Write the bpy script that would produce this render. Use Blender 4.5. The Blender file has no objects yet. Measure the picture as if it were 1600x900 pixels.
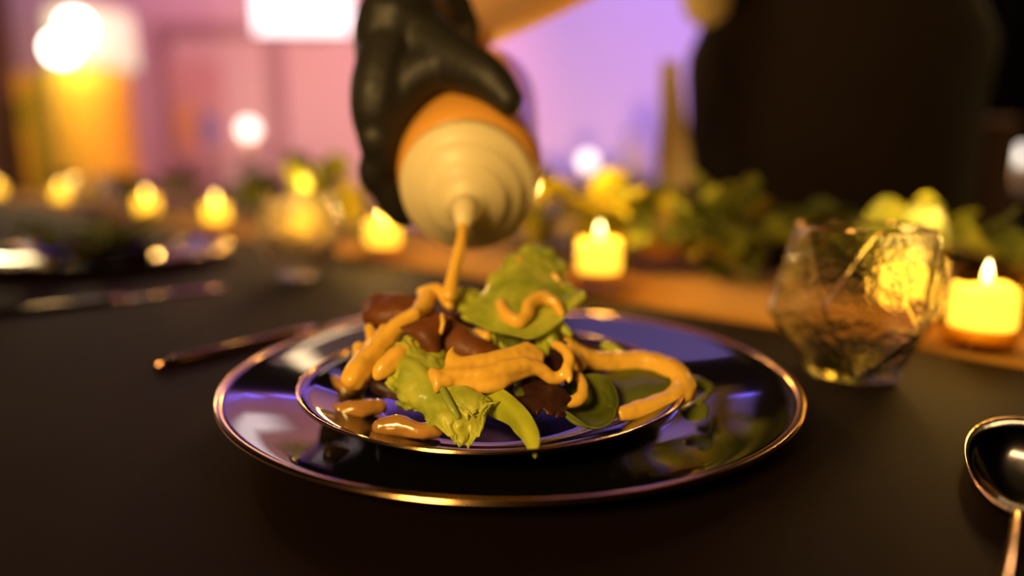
import bpy, bmesh, math, random
from mathutils import Vector, Matrix, noise
C = bpy.context.scene
COL = C.collection
R = math.radians
random.seed(7)

# ------------------------------------------------------------------ camera, world, lights
TZ = 0.75                       # table height
CAM_H = 0.139                   # camera height above the table
PITCH = R(10.66)
FPX = 1067.0
cam_d = bpy.data.cameras.new('camera'); cam = bpy.data.objects.new('camera', cam_d); COL.objects.link(cam)
cam.location = (0, 0, TZ + CAM_H); cam.rotation_euler = (math.pi/2 - PITCH, 0, 0)
cam_d.lens = 24.0; cam_d.sensor_width = 36.0; cam_d.clip_start = 0.01
cam_d.dof.use_dof = True; cam_d.dof.focus_distance = 0.305; cam_d.dof.aperture_fstop = 1.75
cam_d.dof.aperture_blades = 0
C.camera = cam
C.view_settings.view_transform = 'Standard'; C.view_settings.look = 'None'
C.view_settings.gamma = 1.0; C.view_settings.use_curve_mapping = False
C.view_settings.exposure = 0.0
C.cycles.use_denoising = True
C.cycles.sample_clamp_indirect = 4.0
C.cycles.max_bounces = 10; C.cycles.transparent_max_bounces = 16
w = bpy.data.worlds.new('world'); C.world = w; w.use_nodes = True
w.node_tree.nodes['Background'].inputs[0].default_value = (0.02, 0.012, 0.02, 1)
w.node_tree.nodes['Background'].inputs[1].default_value = 0.05

def light(name, kind, loc, aim, energy, color, size=0.3, size_y=None, spot=None):
    d = bpy.data.lights.new(name, kind); o = bpy.data.objects.new(name, d); COL.objects.link(o)
    o.location = loc
    if aim is not None:
        o.rotation_euler = (Vector(aim) - Vector(loc)).to_track_quat('-Z', 'Y').to_euler()
    d.energy = energy; d.color = color
    if kind == 'AREA':
        d.shape = 'RECTANGLE'; d.size = size; d.size_y = size_y or size
    elif kind == 'POINT': d.shadow_soft_size = size
    elif kind == 'SPOT':
        d.shadow_soft_size = size; d.spot_size = R(spot or 60); d.spot_blend = 0.7
    return o
# warm lights: added unseen key behind the guest's seat, lamp beyond the table
light('warm_key_light', 'AREA', (-0.62, -0.75, 1.50), (0.0, 0.38, 0.83), 23, (1.0, 0.62, 0.20), 0.34)
light('warm_back_lamp', 'AREA', (1.9, 2.6, 2.25), (0.1, 0.5, 0.8), 16, (1.0, 0.68, 0.32), 0.9, 0.16)
light('violet_reflection_panel', 'AREA', (0.72, 2.95, 2.40), (0.72, 2.95, 0), 4.2, (0.50, 0.32, 1.0), 1.30, 0.95)  # unseen panel added for violet reflections on the charger's right rim
light('warm_reflection_strip', 'AREA', (-0.55, 3.4, 2.39), (-0.55, 3.4, 0), 2.6, (1.0, 0.72, 0.40), 0.09, 1.0)  # unseen strip added to mirror warm bars in the charger's left rim
light('pink_reflection_panel', 'AREA', (-0.72, 3.2, 2.405), (-0.72, 3.2, 0), 1.6, (1.0, 0.55, 0.50), 1.0, 1.0)  # unseen panel added to tint the charger's left reflections pink
# coloured spots washing the back wall
light('violet_wall_spot', 'SPOT', (1.7, 2.4, 2.2), (0.95, 4.8, 1.6), 300, (0.46, 0.24, 1.0), 0.05, None, 62)
light('pink_wall_spot', 'SPOT', (-0.7, 2.0, 2.25), (-1.5, 4.8, 1.35), 300, (1.0, 0.24, 0.34), 0.05, None, 75)
light('warm_wall_spot', 'SPOT', (0.4, 3.0, 0.4), (0.35, 4.8, 1.0), 70, (1.0, 0.50, 0.30), 0.05, None, 100)

# ------------------------------------------------------------------ pixel helpers (photo frame 1600x900)
cp, sp = math.cos(PITCH), math.sin(PITCH)
AX = Vector((0, cp, -sp)); UP = Vector((0, sp, cp)); CO = Vector((0, 0, TZ + CAM_H))
def ray(px, py): return AX + Vector((1, 0, 0)) * ((px - 800) / FPX) + UP * ((450 - py) / FPX)
def PY(px, py, y):              # point of the pixel's line at world y
    r = ray(px, py); return CO + r * (y / r.y)
def PZ(px, py, z=0.0):          # point of the pixel's line at height z above the table
    r = ray(px, py); return CO + r * ((z - CAM_H) / r.z)
A_ = PZ(560, 405); B_ = PZ(1600, 580)
UDIR = (A_ - B_); UDIR.z = 0; UDIR.normalize()         # along the table, away from the lens
VDIR = Vector((UDIR.y, -UDIR.x, 0))                    # across the table
V0 = B_.dot(VDIR)                                      # near edge of the runner
UANG = math.atan2(UDIR.y, UDIR.x)
def UV(u, v, z=0.0): return UDIR * u + VDIR * v + Vector((0, 0, TZ + z))

# ------------------------------------------------------------------ materials
def nm(name):
    m = bpy.data.materials.new(name); m.use_nodes = True
    nt = m.node_tree; b = nt.nodes['Principled BSDF']; return m, nt, b
def pbr(name, col, rough=0.5, metal=0.0, coat=0.0, bump=0.0, bscale=200, var=0.0, vscale=8, sss=0.0, sheen=0.0, spec=0.5):
    m, nt, b = nm(name)
    b.inputs['Base Color'].default_value = (*col, 1); b.inputs['Roughness'].default_value = rough
    b.inputs['Metallic'].default_value = metal; b.inputs['Coat Weight'].default_value = coat
    b.inputs['Coat Roughness'].default_value = 0.08
    b.inputs['Specular IOR Level'].default_value = spec
    if sss:
        b.inputs['Subsurface Weight'].default_value = sss; b.inputs['Subsurface Radius'].default_value = (0.01, 0.005, 0.002)
        b.inputs['Subsurface Scale'].default_value = 0.4
    if sheen: b.inputs['Sheen Weight'].default_value = sheen
    tc = nt.nodes.new('ShaderNodeTexCoord')
    if var:
        n = nt.nodes.new('ShaderNodeTexNoise'); n.inputs['Scale'].default_value = vscale; n.inputs['Detail'].default_value = 4
        nt.links.new(tc.outputs['Object'], n.inputs['Vector'])
        rp = nt.nodes.new('ShaderNodeValToRGB')
        rp.color_ramp.elements[0].position = 0.3; rp.color_ramp.elements[1].position = 0.7
        rp.color_ramp.elements[0].color = (*[c * (1 - var) for c in col], 1)
        rp.color_ramp.elements[1].color = (*[min(1, c * (1 + var)) for c in col], 1)
        nt.links.new(n.outputs['Fac'], rp.inputs['Fac']); nt.links.new(rp.outputs['Color'], b.inputs['Base Color'])
    if bump:
        n = nt.nodes.new('ShaderNodeTexNoise'); n.inputs['Scale'].default_value = bscale; n.inputs['Detail'].default_value = 3
        nt.links.new(tc.outputs['Object'], n.inputs['Vector'])
        bp = nt.nodes.new('ShaderNodeBump'); bp.inputs['Strength'].default_value = bump; bp.inputs['Distance'].default_value = 0.002
        nt.links.new(n.outputs['Fac'], bp.inputs['Height']); nt.links.new(bp.outputs['Normal'], b.inputs['Normal'])
    return m
def emis(name, col, s, base=(0.8, 0.7, 0.5)):
    m, nt, b = nm(name); b.inputs['Base Color'].default_value = (*base, 1)
    b.inputs['Emission Color'].default_value = (*col, 1); b.inputs['Emission Strength'].default_value = s
    return m
def leafmat(name, c0, c1, trans=0.35, rough=0.38, scale=30, coat=0.15):
    m, nt, b = nm(name)
    tc = nt.nodes.new('ShaderNodeTexCoord')
    n = nt.nodes.new('ShaderNodeTexNoise'); n.inputs['Scale'].default_value = scale; n.inputs['Detail'].default_value = 5
    nt.links.new(tc.outputs['Object'], n.inputs['Vector'])
    rp = nt.nodes.new('ShaderNodeValToRGB'); rp.color_ramp.elements[0].position = 0.35; rp.color_ramp.elements[1].position = 0.68
    rp.color_ramp.elements[0].color = (*c0, 1); rp.color_ramp.elements[1].color = (*c1, 1)
    nt.links.new(n.outputs['Fac'], rp.inputs['Fac'])
    vo = nt.nodes.new('ShaderNodeTexVoronoi'); vo.feature = 'DISTANCE_TO_EDGE'; vo.inputs['Scale'].default_value = 170
    nt.links.new(tc.outputs['Object'], vo.inputs['Vector'])
    bp = nt.nodes.new('ShaderNodeBump'); bp.inputs['Strength'].default_value = 0.25; bp.inputs['Distance'].default_value = 0.001
    nt.links.new(vo.outputs['Distance'], bp.inputs['Height']); nt.links.new(bp.outputs['Normal'], b.inputs['Normal'])
    nt.links.new(rp.outputs['Color'], b.inputs['Base Color'])
    b.inputs['Roughness'].default_value = rough; b.inputs['Coat Weight'].default_value = coat
    tr = nt.nodes.new('ShaderNodeBsdfTranslucent'); nt.links.new(rp.outputs['Color'], tr.inputs['Color'])
    mx = nt.nodes.new('ShaderNodeMixShader'); mx.inputs[0].default_value = trans
    out = nt.nodes['Material Output']
    nt.links.new(b.outputs[0], mx.inputs[1]); nt.links.new(tr.outputs[0], mx.inputs[2]); nt.links.new(mx.outputs[0], out.inputs['Surface'])
    return m
def clearglass(name, tint=(1, 1, 1)):     # thin clear holder glass: reflects at grazing angles, else passes light
    m, nt, b = nm(name); nt.nodes.remove(b)
    t = nt.nodes.new('ShaderNodeBsdfTransparent'); t.inputs['Color'].default_value = (*tint, 1)
    g = nt.nodes.new('ShaderNodeBsdfGlossy'); g.inputs['Roughness'].default_value = 0.03
    lw0 = nt.nodes.new('ShaderNodeLayerWeight'); lw = nt.nodes.new('ShaderNodeMath'); lw.operation = 'POWER'; lw.inputs[1].default_value = 4.0
    nt.links.new(lw0.outputs['Facing'], lw.inputs[0])
    mx = nt.nodes.new('ShaderNodeMixShader')
    nt.links.new(lw.outputs[0], mx.inputs[0]); nt.links.new(t.outputs[0], mx.inputs[1]); nt.links.new(g.outputs[0], mx.inputs[2])
    nt.links.new(mx.outputs[0], nt.nodes['Material Output'].inputs['Surface'])
    return m
def solidglass(name):
    m, nt, b = nm(name)
    b.inputs['Base Color'].default_value = (1, 1, 1, 1); b.inputs['Roughness'].default_value = 0.0
    b.inputs['Transmission Weight'].default_value = 1.0; b.inputs['IOR'].default_value = 1.5
    tc = nt.nodes.new('ShaderNodeTexCoord'); n = nt.nodes.new('ShaderNodeTexNoise'); n.inputs['Scale'].default_value = 75; n.inputs['Detail'].default_value = 3
    nt.links.new(tc.outputs['Object'], n.inputs['Vector'])
    bp = nt.nodes.new('ShaderNodeBump'); bp.inputs['Strength'].default_value = 0.7; bp.inputs['Distance'].default_value = 0.003
    nt.links.new(n.outputs['Fac'], bp.inputs['Height']); nt.links.new(bp.outputs['Normal'], b.inputs['Normal'])
    return m
def clothmat(name, c0, c1, scale, rough=0.9, sheen=0.1):
    m, nt, b = nm(name)
    tc = nt.nodes.new('ShaderNodeTexCoord'); mp = nt.nodes.new('ShaderNodeMapping'); mp.inputs['Rotation'].default_value = (0, 0, UANG)
    nt.links.new(tc.outputs['Object'], mp.inputs['Vector'])
    wa = nt.nodes.new('ShaderNodeTexWave'); wa.inputs['Scale'].default_value = scale; wa.inputs['Distortion'].default_value = 0.6
    wb = nt.nodes.new('ShaderNodeTexWave'); wb.bands_direction = 'Y'; wb.inputs['Scale'].default_value = scale; wb.inputs['Distortion'].default_value = 0.6
    for q in (wa, wb): nt.links.new(mp.outputs[0], q.inputs['Vector'])
    mu = nt.nodes.new('ShaderNodeMath'); mu.operation = 'MULTIPLY'
    nt.links.new(wa.outputs['Fac'], mu.inputs[0]); nt.links.new(wb.outputs['Fac'], mu.inputs[1])
    rp = nt.nodes.new('ShaderNodeValToRGB'); rp.color_ramp.elements[0].color = (*c0, 1); rp.color_ramp.elements[1].color = (*c1, 1)
    nt.links.new(mu.outputs[0], rp.inputs['Fac']); nt.links.new(rp.outputs['Color'], b.inputs['Base Color'])
    bp = nt.nodes.new('ShaderNodeBump'); bp.inputs['Strength'].default_value = 0.5; bp.inputs['Distance'].default_value = 0.0006
    nt.links.new(mu.outputs[0], bp.inputs['Height']); nt.links.new(bp.outputs['Normal'], b.inputs['Normal'])
    b.inputs['Roughness'].default_value = rough; b.inputs['Sheen Weight'].default_value = sheen; b.inputs['Specular IOR Level'].default_value = 0.14; b.inputs['Specular Tint'].default_value = (1.0, 0.55, 0.60, 1)
    return m
M = {}
M['wall'] = pbr('plaster_white', (0.72, 0.68, 0.66), 0.9, bump=0.1, bscale=40)
M['dark_wall'] = pbr('dark_paint', (0.03, 0.022, 0.02), 0.9, bump=0.1, bscale=40)
M['mauve'] = pbr('mauve_paint', (0.42, 0.33, 0.34), 0.6, var=0.1)
M['floor'] = pbr('dark_floor', (0.05, 0.032, 0.022), 0.45, var=0.3, vscale=3)
M['ceiling'] = pbr('ceiling_paint', (0.012, 0.010, 0.010), 1.0, bump=0.05, spec=0.0)
M['cloth'] = clothmat('black_tablecloth', (0.0034, 0.0015, 0.0013), (0.010, 0.0044, 0.0038), 420, 0.70, 0.0)
M['runner'] = clothmat('tan_runner', (0.40, 0.19, 0.03), (0.58, 0.30, 0.06), 200)
M['wood'] = pbr('dark_wood', (0.03, 0.018, 0.012), 0.5, var=0.4, vscale=12)
M['black_gloss'] = pbr('black_glazed_plate', (0.006, 0.005, 0.006), 0.045, coat=0.15)
M['gold'] = pbr('copper_gold_rim', (0.85, 0.52, 0.24), 0.16, metal=1.0)
M['copper'] = pbr('copper_cutlery', (0.62, 0.36, 0.22), 0.1, metal=1.0)
M['copper_dark_reflection'] = pbr('copper_dark_reflection', (0.05, 0.028, 0.018), 0.1, metal=1.0)  # dark room's reflection put into the copper's colour
M['bronze'] = pbr('bronze_handle', (0.26, 0.14, 0.08), 0.16, metal=1.0)
M['glass'] = solidglass('drinking_glass')
M['amber_glass'] = clearglass('amber_votive_glass', (1.0, 0.90, 0.58))
M['lettuce'] = leafmat('lettuce_green', (0.50, 0.58, 0.045), (0.92, 0.90, 0.15), 0.45, scale=60)
M['pale'] = leafmat('pale_green', (0.42, 0.50, 0.07), (0.58, 0.64, 0.12), 0.35)
M['smooth_leaf'] = leafmat('young_leaf_green', (0.52, 0.58, 0.035), (0.74, 0.76, 0.06), 0.3, 0.3)
M['spinach'] = leafmat('spinach_green', (0.095, 0.12, 0.012), (0.18, 0.20, 0.022), 0.2, 0.33)
M['red_leaf'] = leafmat('red_oak_leaf', (0.16, 0.042, 0.012), (0.34, 0.11, 0.025), 0.25, 0.5, coat=0.0)
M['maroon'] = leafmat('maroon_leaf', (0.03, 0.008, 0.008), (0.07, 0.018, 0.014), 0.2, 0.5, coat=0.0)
M['sauce'] = pbr('orange_dressing', (0.96, 0.54, 0.075), 0.28, coat=0.25, bump=0.15, bscale=60, sss=0.25, var=0.06, vscale=40)
M['sauce_brown'] = pbr('amber_brown_glaze', (0.50, 0.24, 0.055), 0.16, coat=0.8, var=0.25, vscale=50)
M['cream'] = pbr('cream_plastic', (0.97, 0.80, 0.44), 0.42, sss=0.1)
M['bottle'] = pbr('orange_filled_bottle', (0.90, 0.42, 0.07), 0.35, coat=0.3, sss=0.2)
M['glove'] = pbr('black_nitrile', (0.020, 0.017, 0.014), 0.5, bump=0.5, bscale=90, spec=0.4)
M['skin'] = pbr('warm_skin', (0.72, 0.40, 0.22), 0.5, bump=0.1, bscale=120, sss=0.1)
M['hair'] = pbr('dark_hair', (0.02, 0.012, 0.008), 0.6, bump=0.6, bscale=150)
M['apron'] = clothmat('black_apron', (0.009, 0.006, 0.005), (0.016, 0.012, 0.009), 120, 0.95)
M['shirt'] = clothmat('cream_shirt', (0.62, 0.50, 0.32), (0.75, 0.62, 0.42), 150)
M['trousers'] = clothmat('dark_trousers', (0.012, 0.012, 0.014), (0.02, 0.02, 0.022), 150)
M['towel'] = clothmat('cream_towel', (0.66, 0.52, 0.34), (0.80, 0.64, 0.42), 90)
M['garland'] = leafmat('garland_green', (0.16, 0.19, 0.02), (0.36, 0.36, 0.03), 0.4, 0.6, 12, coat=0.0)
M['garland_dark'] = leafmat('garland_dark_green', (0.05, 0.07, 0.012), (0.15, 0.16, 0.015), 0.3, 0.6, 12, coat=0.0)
M['garland_candlelit'] = leafmat('garland_green_candlelit', (0.50, 0.42, 0.02), (0.70, 0.58, 0.05), 0.45, 0.5, 12)  # yellow of the nearby candlelight put into the leaf colour
M['petal'] = leafmat('peach_petal', (0.72, 0.44, 0.20), (0.82, 0.56, 0.32), 0.4, 0.6, 15)
M['stem'] = pbr('stem_green', (0.14, 0.12, 0.03), 0.7, var=0.2)
M['wax'] = emis('wax_with_flame_glow', (1.0, 0.66, 0.11), 2.5, (0.9, 0.7, 0.3))  # flame light through the wax put in as emission
M['flame'] = emis('candle_flame', (1.0, 0.72, 0.28), 16)
M['wick'] = pbr('wick', (0.02, 0.015, 0.01), 0.9)
M['shade'] = emis('lit_cream_shade', (1.0, 0.84, 0.58), 0.80, (0.5, 0.45, 0.33))
M['bulb'] = emis('lit_bulb', (1.0, 0.93, 0.78), 9)
M['globe'] = emis('lit_frosted_globe', (1.0, 0.86, 0.74), 3.0)
M['screen'] = emis('lit_white_screen', (0.97, 0.95, 1.0), 1.9)
M['blue_led'] = emis('blue_led', (0.13, 0.10, 1.0), 30)
M['yellow_cloth'] = clothmat('yellow_drape', (0.74, 0.52, 0.04), (0.90, 0.68, 0.07), 30)
M['tan_paint'] = pbr('tan_paint', (0.70, 0.50, 0.22), 0.8, var=0.2)
M['blue_paint'] = pbr('blue_paint', (0.28, 0.30, 0.58), 0.8, var=0.2)
M['canvas'] = pbr('canvas_pink', (0.66, 0.50, 0.46), 0.9, bump=0.2)
M['black_drape'] = clothmat('black_drape', (0.004, 0.004, 0.004), (0.007, 0.006, 0.006), 60)
M['brown_fabric'] = pbr('brown_chair_fabric', (0.20, 0.11, 0.07), 0.9, bump=0.3)
M['black_plastic'] = pbr('black_plastic', (0.02, 0.02, 0.02), 0.4)
M['ceramic'] = pbr('speckled_ceramic', (0.50, 0.46, 0.36), 0.5, var=0.2)

# ------------------------------------------------------------------ object helpers
def world_loc(o):
    p = Vector(o.location)
    while o.parent: o = o.parent; p = p + Vector(o.location)
    return p
def link_mesh(name, verts, faces, mat, parent=None, smooth=True, loc=None):
    me = bpy.data.meshes.new(name)
    off = world_loc(parent) if parent else (Vector(loc) if loc is not None else Vector((0, 0, 0)))
    me.from_pydata([tuple(Vector(v) - off) for v in verts], [], faces); me.update()
    if smooth:
        for p in me.polygons: p.use_smooth = True
    me.materials.append(mat)
    o = bpy.data.objects.new(name, me); COL.objects.link(o)
    if parent: o.parent = parent
    else: o.location = off
    return o
def tag(o, label=None, cat=None, group=None, kind=None):
    if label: o['label'] = label
    if cat: o['category'] = cat
    if group: o['group'] = group
    if kind: o['kind'] = kind
    return o
def thing(name, loc, label, cat, group=None):
    o = bpy.data.objects.new(name, None); COL.objects.link(o); o.location = loc; o.empty_display_size = 0.02
    return tag(o, label, cat, group)
def kids(o): return [c for c in bpy.data.objects if c.parent == o]
def copy_tree(o, loc, rot=None, label=None, scale=None):
    def rec(s, par):
        c = s.copy(); COL.objects.link(c)
        if par: c.parent = par
        for k in kids(s): rec(k, c)
        return c
    r = rec(o, None); r.location = loc
    if rot is not None: r.rotation_euler = rot
    if scale: r.scale = (scale,) * 3
    if label: r['label'] = label
    return r
def lathe(profile, n=64, axis=None, at=(0, 0, 0), seam=True):
    """profile: (radius, height) list; axis: direction of the height"""
    at = Vector(at); ax = Vector(axis or (0, 0, 1)).normalized()
    q = Vector((0, 0, 1)).rotation_difference(ax)
    v = []; f = []
    for (r, h) in profile:
        for k in range(n):
            a = 2 * math.pi * k / n
            v.append(at + q @ Vector((r * math.cos(a), r * math.sin(a), h)))
    m = len(profile)
    for i in range(m - 1):
        for k in range(n):
            a, b = i * n + k, i * n + (k + 1) % n
            f.append((a, b, b + n, a + n))
    if profile[0][0] > 1e-6: f.append(tuple(reversed(range(n))))
    if profile[-1][0] > 1e-6: f.append(tuple(range((m - 1) * n, m * n)))
    return v, f
def box(c, s, rz=0.0):
    c = Vector(c); q = Matrix.Rotation(rz, 3, 'Z'); hx, hy, hz = s[0] / 2, s[1] / 2, s[2] / 2
    v = [c + q @ Vector((x * hx, y * hy, z * hz)) for x in (-1, 1) for y in (-1, 1) for z in (-1, 1)]
    f = [(0, 1, 3, 2), (4, 6, 7, 5), (0, 4, 5, 1), (2, 3, 7, 6), (0, 2, 6, 4), (1, 5, 7, 3)]
    return v, f
def join(*vfs):
    V = []; F = []
    for v, f in vfs:
        n = len(V); V += list(v); F += [tuple(i + n for i in q) for q in f]
    return V, F
def bevel(o, wd=0.004, seg=2):
    m = o.modifiers.new('bevel', 'BEVEL'); m.width = wd; m.segments = seg; return o
def cr(pts, t):
    """Catmull-Rom through pts (Vectors of any size) at t in 0..1"""
    n = len(pts) - 1; x = min(max(t, 0), 1) * n; i = min(int(x), n - 1); s = x - i
    p1, p2 = pts[i], pts[i + 1]
    p0 = pts[i - 1] if i > 0 else p1 * 2 - p2
    p3 = pts[i + 2] if i + 2 <= n else p2 * 2 - p1
    return 0.5 * (2 * p1 + (p2 - p0) * s + (2 * p0 - 5 * p1 + 4 * p2 - p3) * s * s + (3 * p1 - p0 - 3 * p2 + p3) * s ** 3)
def tube(path, radii, n=12, steps=None):
    P = [Vector(p) for p in path]; rr = [Vector((r, 0, 0)) for r in radii]
    if steps:
        Q = [cr(P, k / steps) for k in range(steps + 1)]; q = [cr(rr, k / steps).x for k in range(steps + 1)]
    else: Q, q = P, radii
    v = []; f = []
    t0 = (Q[1] - Q[0]).normalized(); up = t0.orthogonal()
    for i, p in enumerate(Q):
        t = (Q[min(i + 1, len(Q) - 1)] - Q[max(i - 1, 0)]).normalized()
        up = (up - t * up.dot(t)).normalized(); s = t.cross(up)
        for k in range(n):
            a = 2 * math.pi * k / n; v.append(p + (up * math.cos(a) + s * math.sin(a)) * q[i])
    for i in range(len(Q) - 1):
        for k in range(n):
            a, b = i * n + k, i * n + (k + 1) % n; f.append((a, b, b + n, a + n))
    f.append(tuple(reversed(range(n)))); f.append(tuple(range(len(v) - n, len(v))))
    return v, f
def ball(c, r, n=12, sc=(1, 1, 1), q=None):
    c = Vector(c); v = []; f = []
    m = n // 2
    for i in range(m + 1):
        th = math.pi * i / m
        for k in range(n):
            a = 2 * math.pi * k / n
            d = Vector((math.sin(th) * math.cos(a) * sc[0], math.sin(th) * math.sin(a) * sc[1], math.cos(th) * sc[2])) * r
            if q is not None: d = q @ d
            v.append(c + d)
    for i in range(m):
        for k in range(n):
            a, b = i * n + k, i * n + (k + 1) % n; f.append((a, a + n, b + n, b))
    return v, f
def chain(path, radii, steps=None, n=12):
    """closed tapered limb with round ends and joints"""
    P = [Vector(p) for p in path]
    k = steps or (len(P) - 1) * 6
    rr = [Vector((r, 0, 0)) for r in radii]
    out = [tube(P, radii, n, k)]
    for i in range(k + 1):
        if i % 2 == 0 or i == k: out.append(ball(cr(P, i / k), max(1e-4, cr(rr, i / k).x * 0.995), n))
    return join(*out)
def remeshed(name, vf, voxel, mat, parent=None, smooth_it=2, loc=None):
    """one continuous surface around everything in vf"""
    v, f = vf
    o = link_mesh(name, v, f, mat, parent, True, loc)
    bm = bmesh.new(); bm.from_mesh(o.data); bmesh.ops.recalc_face_normals(bm, faces=bm.faces); bm.to_mesh(o.data); bm.free()
    md = o.modifiers.new('r', 'REMESH'); md.mode = 'VOXEL'; md.voxel_size = voxel; md.use_smooth_shade = True
    if smooth_it:
        s = o.modifiers.new('s', 'SMOOTH'); s.iterations = smooth_it; s.factor = 0.5
    bpy.context.view_layer.update()
    dg = bpy.context.evaluated_depsgraph_get()
    me = bpy.data.meshes.new_from_object(o.evaluated_get(dg)); o.modifiers.clear()
    old = o.data; o.data = me; bpy.data.meshes.remove(old); me.name = name
    if not me.materials: me.materials.append(mat)
    for p in me.polygons: p.use_smooth = True
    return o
def fbm(p, s): return noise.noise(p * s) + 0.5 * noise.noise(p * s * 2.1 + Vector((7, 3, 1)))
def patch(name, rails, mat, nu=28, nv=16, bulge=0.0, crinkle=0.0, cs=90, ruffle=0.0, rs=120, thick=0.0007, parent=None, round_ends=None, teeth=0.0, loc=None, px=True):
    """leaf surface through rails (each a list of (px, py, y)); ruffled towards its edges"""
    RA = [[PY(*p) if px else Vector(p) for p in r] for r in rails]
    G = []
    for j in range(nv + 1):
        tv = j / nv
        row = []
        for i in range(nu + 1):
            col = [cr(r, i / nu) for r in RA]
            row.append(cr(col, tv))
        G.append(row)
    N = [[None] * (nu + 1) for _ in range(nv + 1)]
    for j in range(nv + 1):
        for i in range(nu + 1):
            a = G[j][min(i + 1, nu)] - G[j][max(i - 1, 0)]; b = G[min(j + 1, nv)][i] - G[max(j - 1, 0)][i]
            n = a.cross(b)
            if n.length < 1e-9: n = Vector((0, -1, 0.3))
            n.normalize()
            if n.dot(CO - G[j][i]) < 0: n = -n
            N[j][i] = n
    V = []
    for j in range(nv + 1):
        for i in range(nu + 1):
            u, v = i / nu, j / nv
            e = max(abs(2 * v - 1), abs(2 * u - 1)) ** 3
            p = G[j][i].copy()
            d = bulge * (1 - (2 * v - 1) ** 2) * (1 - (2 * u - 1) ** 4)
            d += crinkle * fbm(p, cs) + ruffle * e * fbm(p, rs)
            if teeth:
                side = (G[min(j + 1, nv)][i] - G[max(j - 1, 0)][i])
                if side.length > 1e-6:
                    p += side.normalized() * teeth * e * (noise.noise(Vector((i * 0.33, j * 0.05, 3))) + 0.6 * noise.noise(Vector((i * 0.8, j * 0.1, 9))))
                al = (G[j][min(i + 1, nu)] - G[j][max(i - 1, 0)])
                if al.length > 1e-6: p += al.normalized() * teeth * e * (noise.noise(Vector((j * 0.33, i * 0.05, 8))) + 0.6 * noise.noise(Vector((j * 0.8, i * 0.1, 5))))
            V.append(p + N[j][i] * d)
    F = []
    for j in range(nv):
        for i in range(nu):
            a = j * (nu + 1) + i; F.append((a, a + 1, a + nu + 2, a + nu + 1))
    if loc is None and parent is None:
        loc = sum(V, Vector()) / len(V); loc.z = min(v.z for v in V)
    o = link_mesh(name, V, F, mat, parent, True, loc)
    s = o.modifiers.new('thick', 'SOLIDIFY'); s.thickness = thick; s.offset = 0
    sb = o.modifiers.new('sub', 'SUBSURF'); sb.levels = 1; sb.render_levels = 1
    return o
def goo(name, strands, mat, voxel=0.0009, parent=None, smooth_it=3, sheet=None, sr=2.6, wide=0.0, wob=0.0005):
    """thick dressing: strands of (px, py, y, radius in mm); wide spreads each strand into a flat ribbon"""
    parts = []
    for s in strands:
        P = [PY(a, b, y) for a, b, y, r in s]; rr = [r * 0.00115 for *_, r in s]
        if len(P) == 1: parts.append(ball(P[0], rr[0], 14)); continue
        parts.append(chain(P, rr, n=14))
        if wide:
            for sg_ in (-1, 1):
                Q = []
                for i in range(len(P)):
                    t = (P[min(i + 1, len(P) - 1)] - P[max(i - 1, 0)]).normalized(); vw = (CO - P[i]).normalized()
                    vw = (vw + Vector((0, 0, 0.7))).normalized()
                    Q.append(P[i] + t.cross(vw).normalized() * sg_ * wide * rr[i] - vw * rr[i] * 0.15)
                parts.append(chain(Q, [r * 0.82 for r in rr], n=14))
    if sheet:
        RA = [[PY(*p) for p in r] for r in sheet]
        for j in range(13):
            for i in range(41):
                p = cr([cr(r, i / 40) for r in RA], j / 12)
                parts.append(ball(p, 0.001 * sr * (1 + 0.25 * noise.noise(p * 120)), 8))
    V, F = join(*parts)
    loc = sum(V, Vector()) / len(V); loc.z = min(v.z for v in V)
    o = remeshed(name, (V, F), voxel, mat, parent, smooth_it + (8 if sheet else 0), None if parent else loc)
    if wob:
        ns = [v.normal.copy() for v in o.data.vertices]
        for v, n in zip(o.data.vertices, ns):
            p = v.co + loc; v.co += n * wob * (noise.noise(p * 140) + 0.5 * noise.noise(p * 300))
    return o
# ------------------------------------------------------------------ room shell
def struct(name, vf, mat): return tag(link_mesh(name, *vf, mat, smooth=False), kind='structure')
XL, XR, YF, YB, ZC = -4.6, 4.6, -3.0, 4.8, 2.42
struct('floor', box(((XL + XR) / 2, (YF + YB) / 2, -0.05), (XR - XL, YB - YF, 0.1)), M['floor'])
struct('ceiling', box(((XL + XR) / 2, (YF + YB) / 2, ZC + 0.05), (XR - XL, YB - YF, 0.1)), M['ceiling'])
struct('wall_back', box(((XL + XR) / 2, YB + 0.06, ZC / 2), (XR - XL, 0.12, ZC)), M['wall'])
struct('wall_left', box((XL - 0.06, (YF + YB) / 2, ZC / 2), (0.12, YB - YF, ZC)), M['wall'])
struct('wall_right', box((XR + 0.06, (YF + YB) / 2, ZC / 2), (0.12, YB - YF, ZC)), M['dark_wall'])
struct('wall_front', box(((XL + XR) / 2, YF - 0.06, ZC / 2), (XR - XL, 0.12, ZC)), M['dark_wall'])
struct('baseboard_back', box((0, YB - 0.01, 0.06), (XR - XL, 0.02, 0.12)), M['mauve'])
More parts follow.
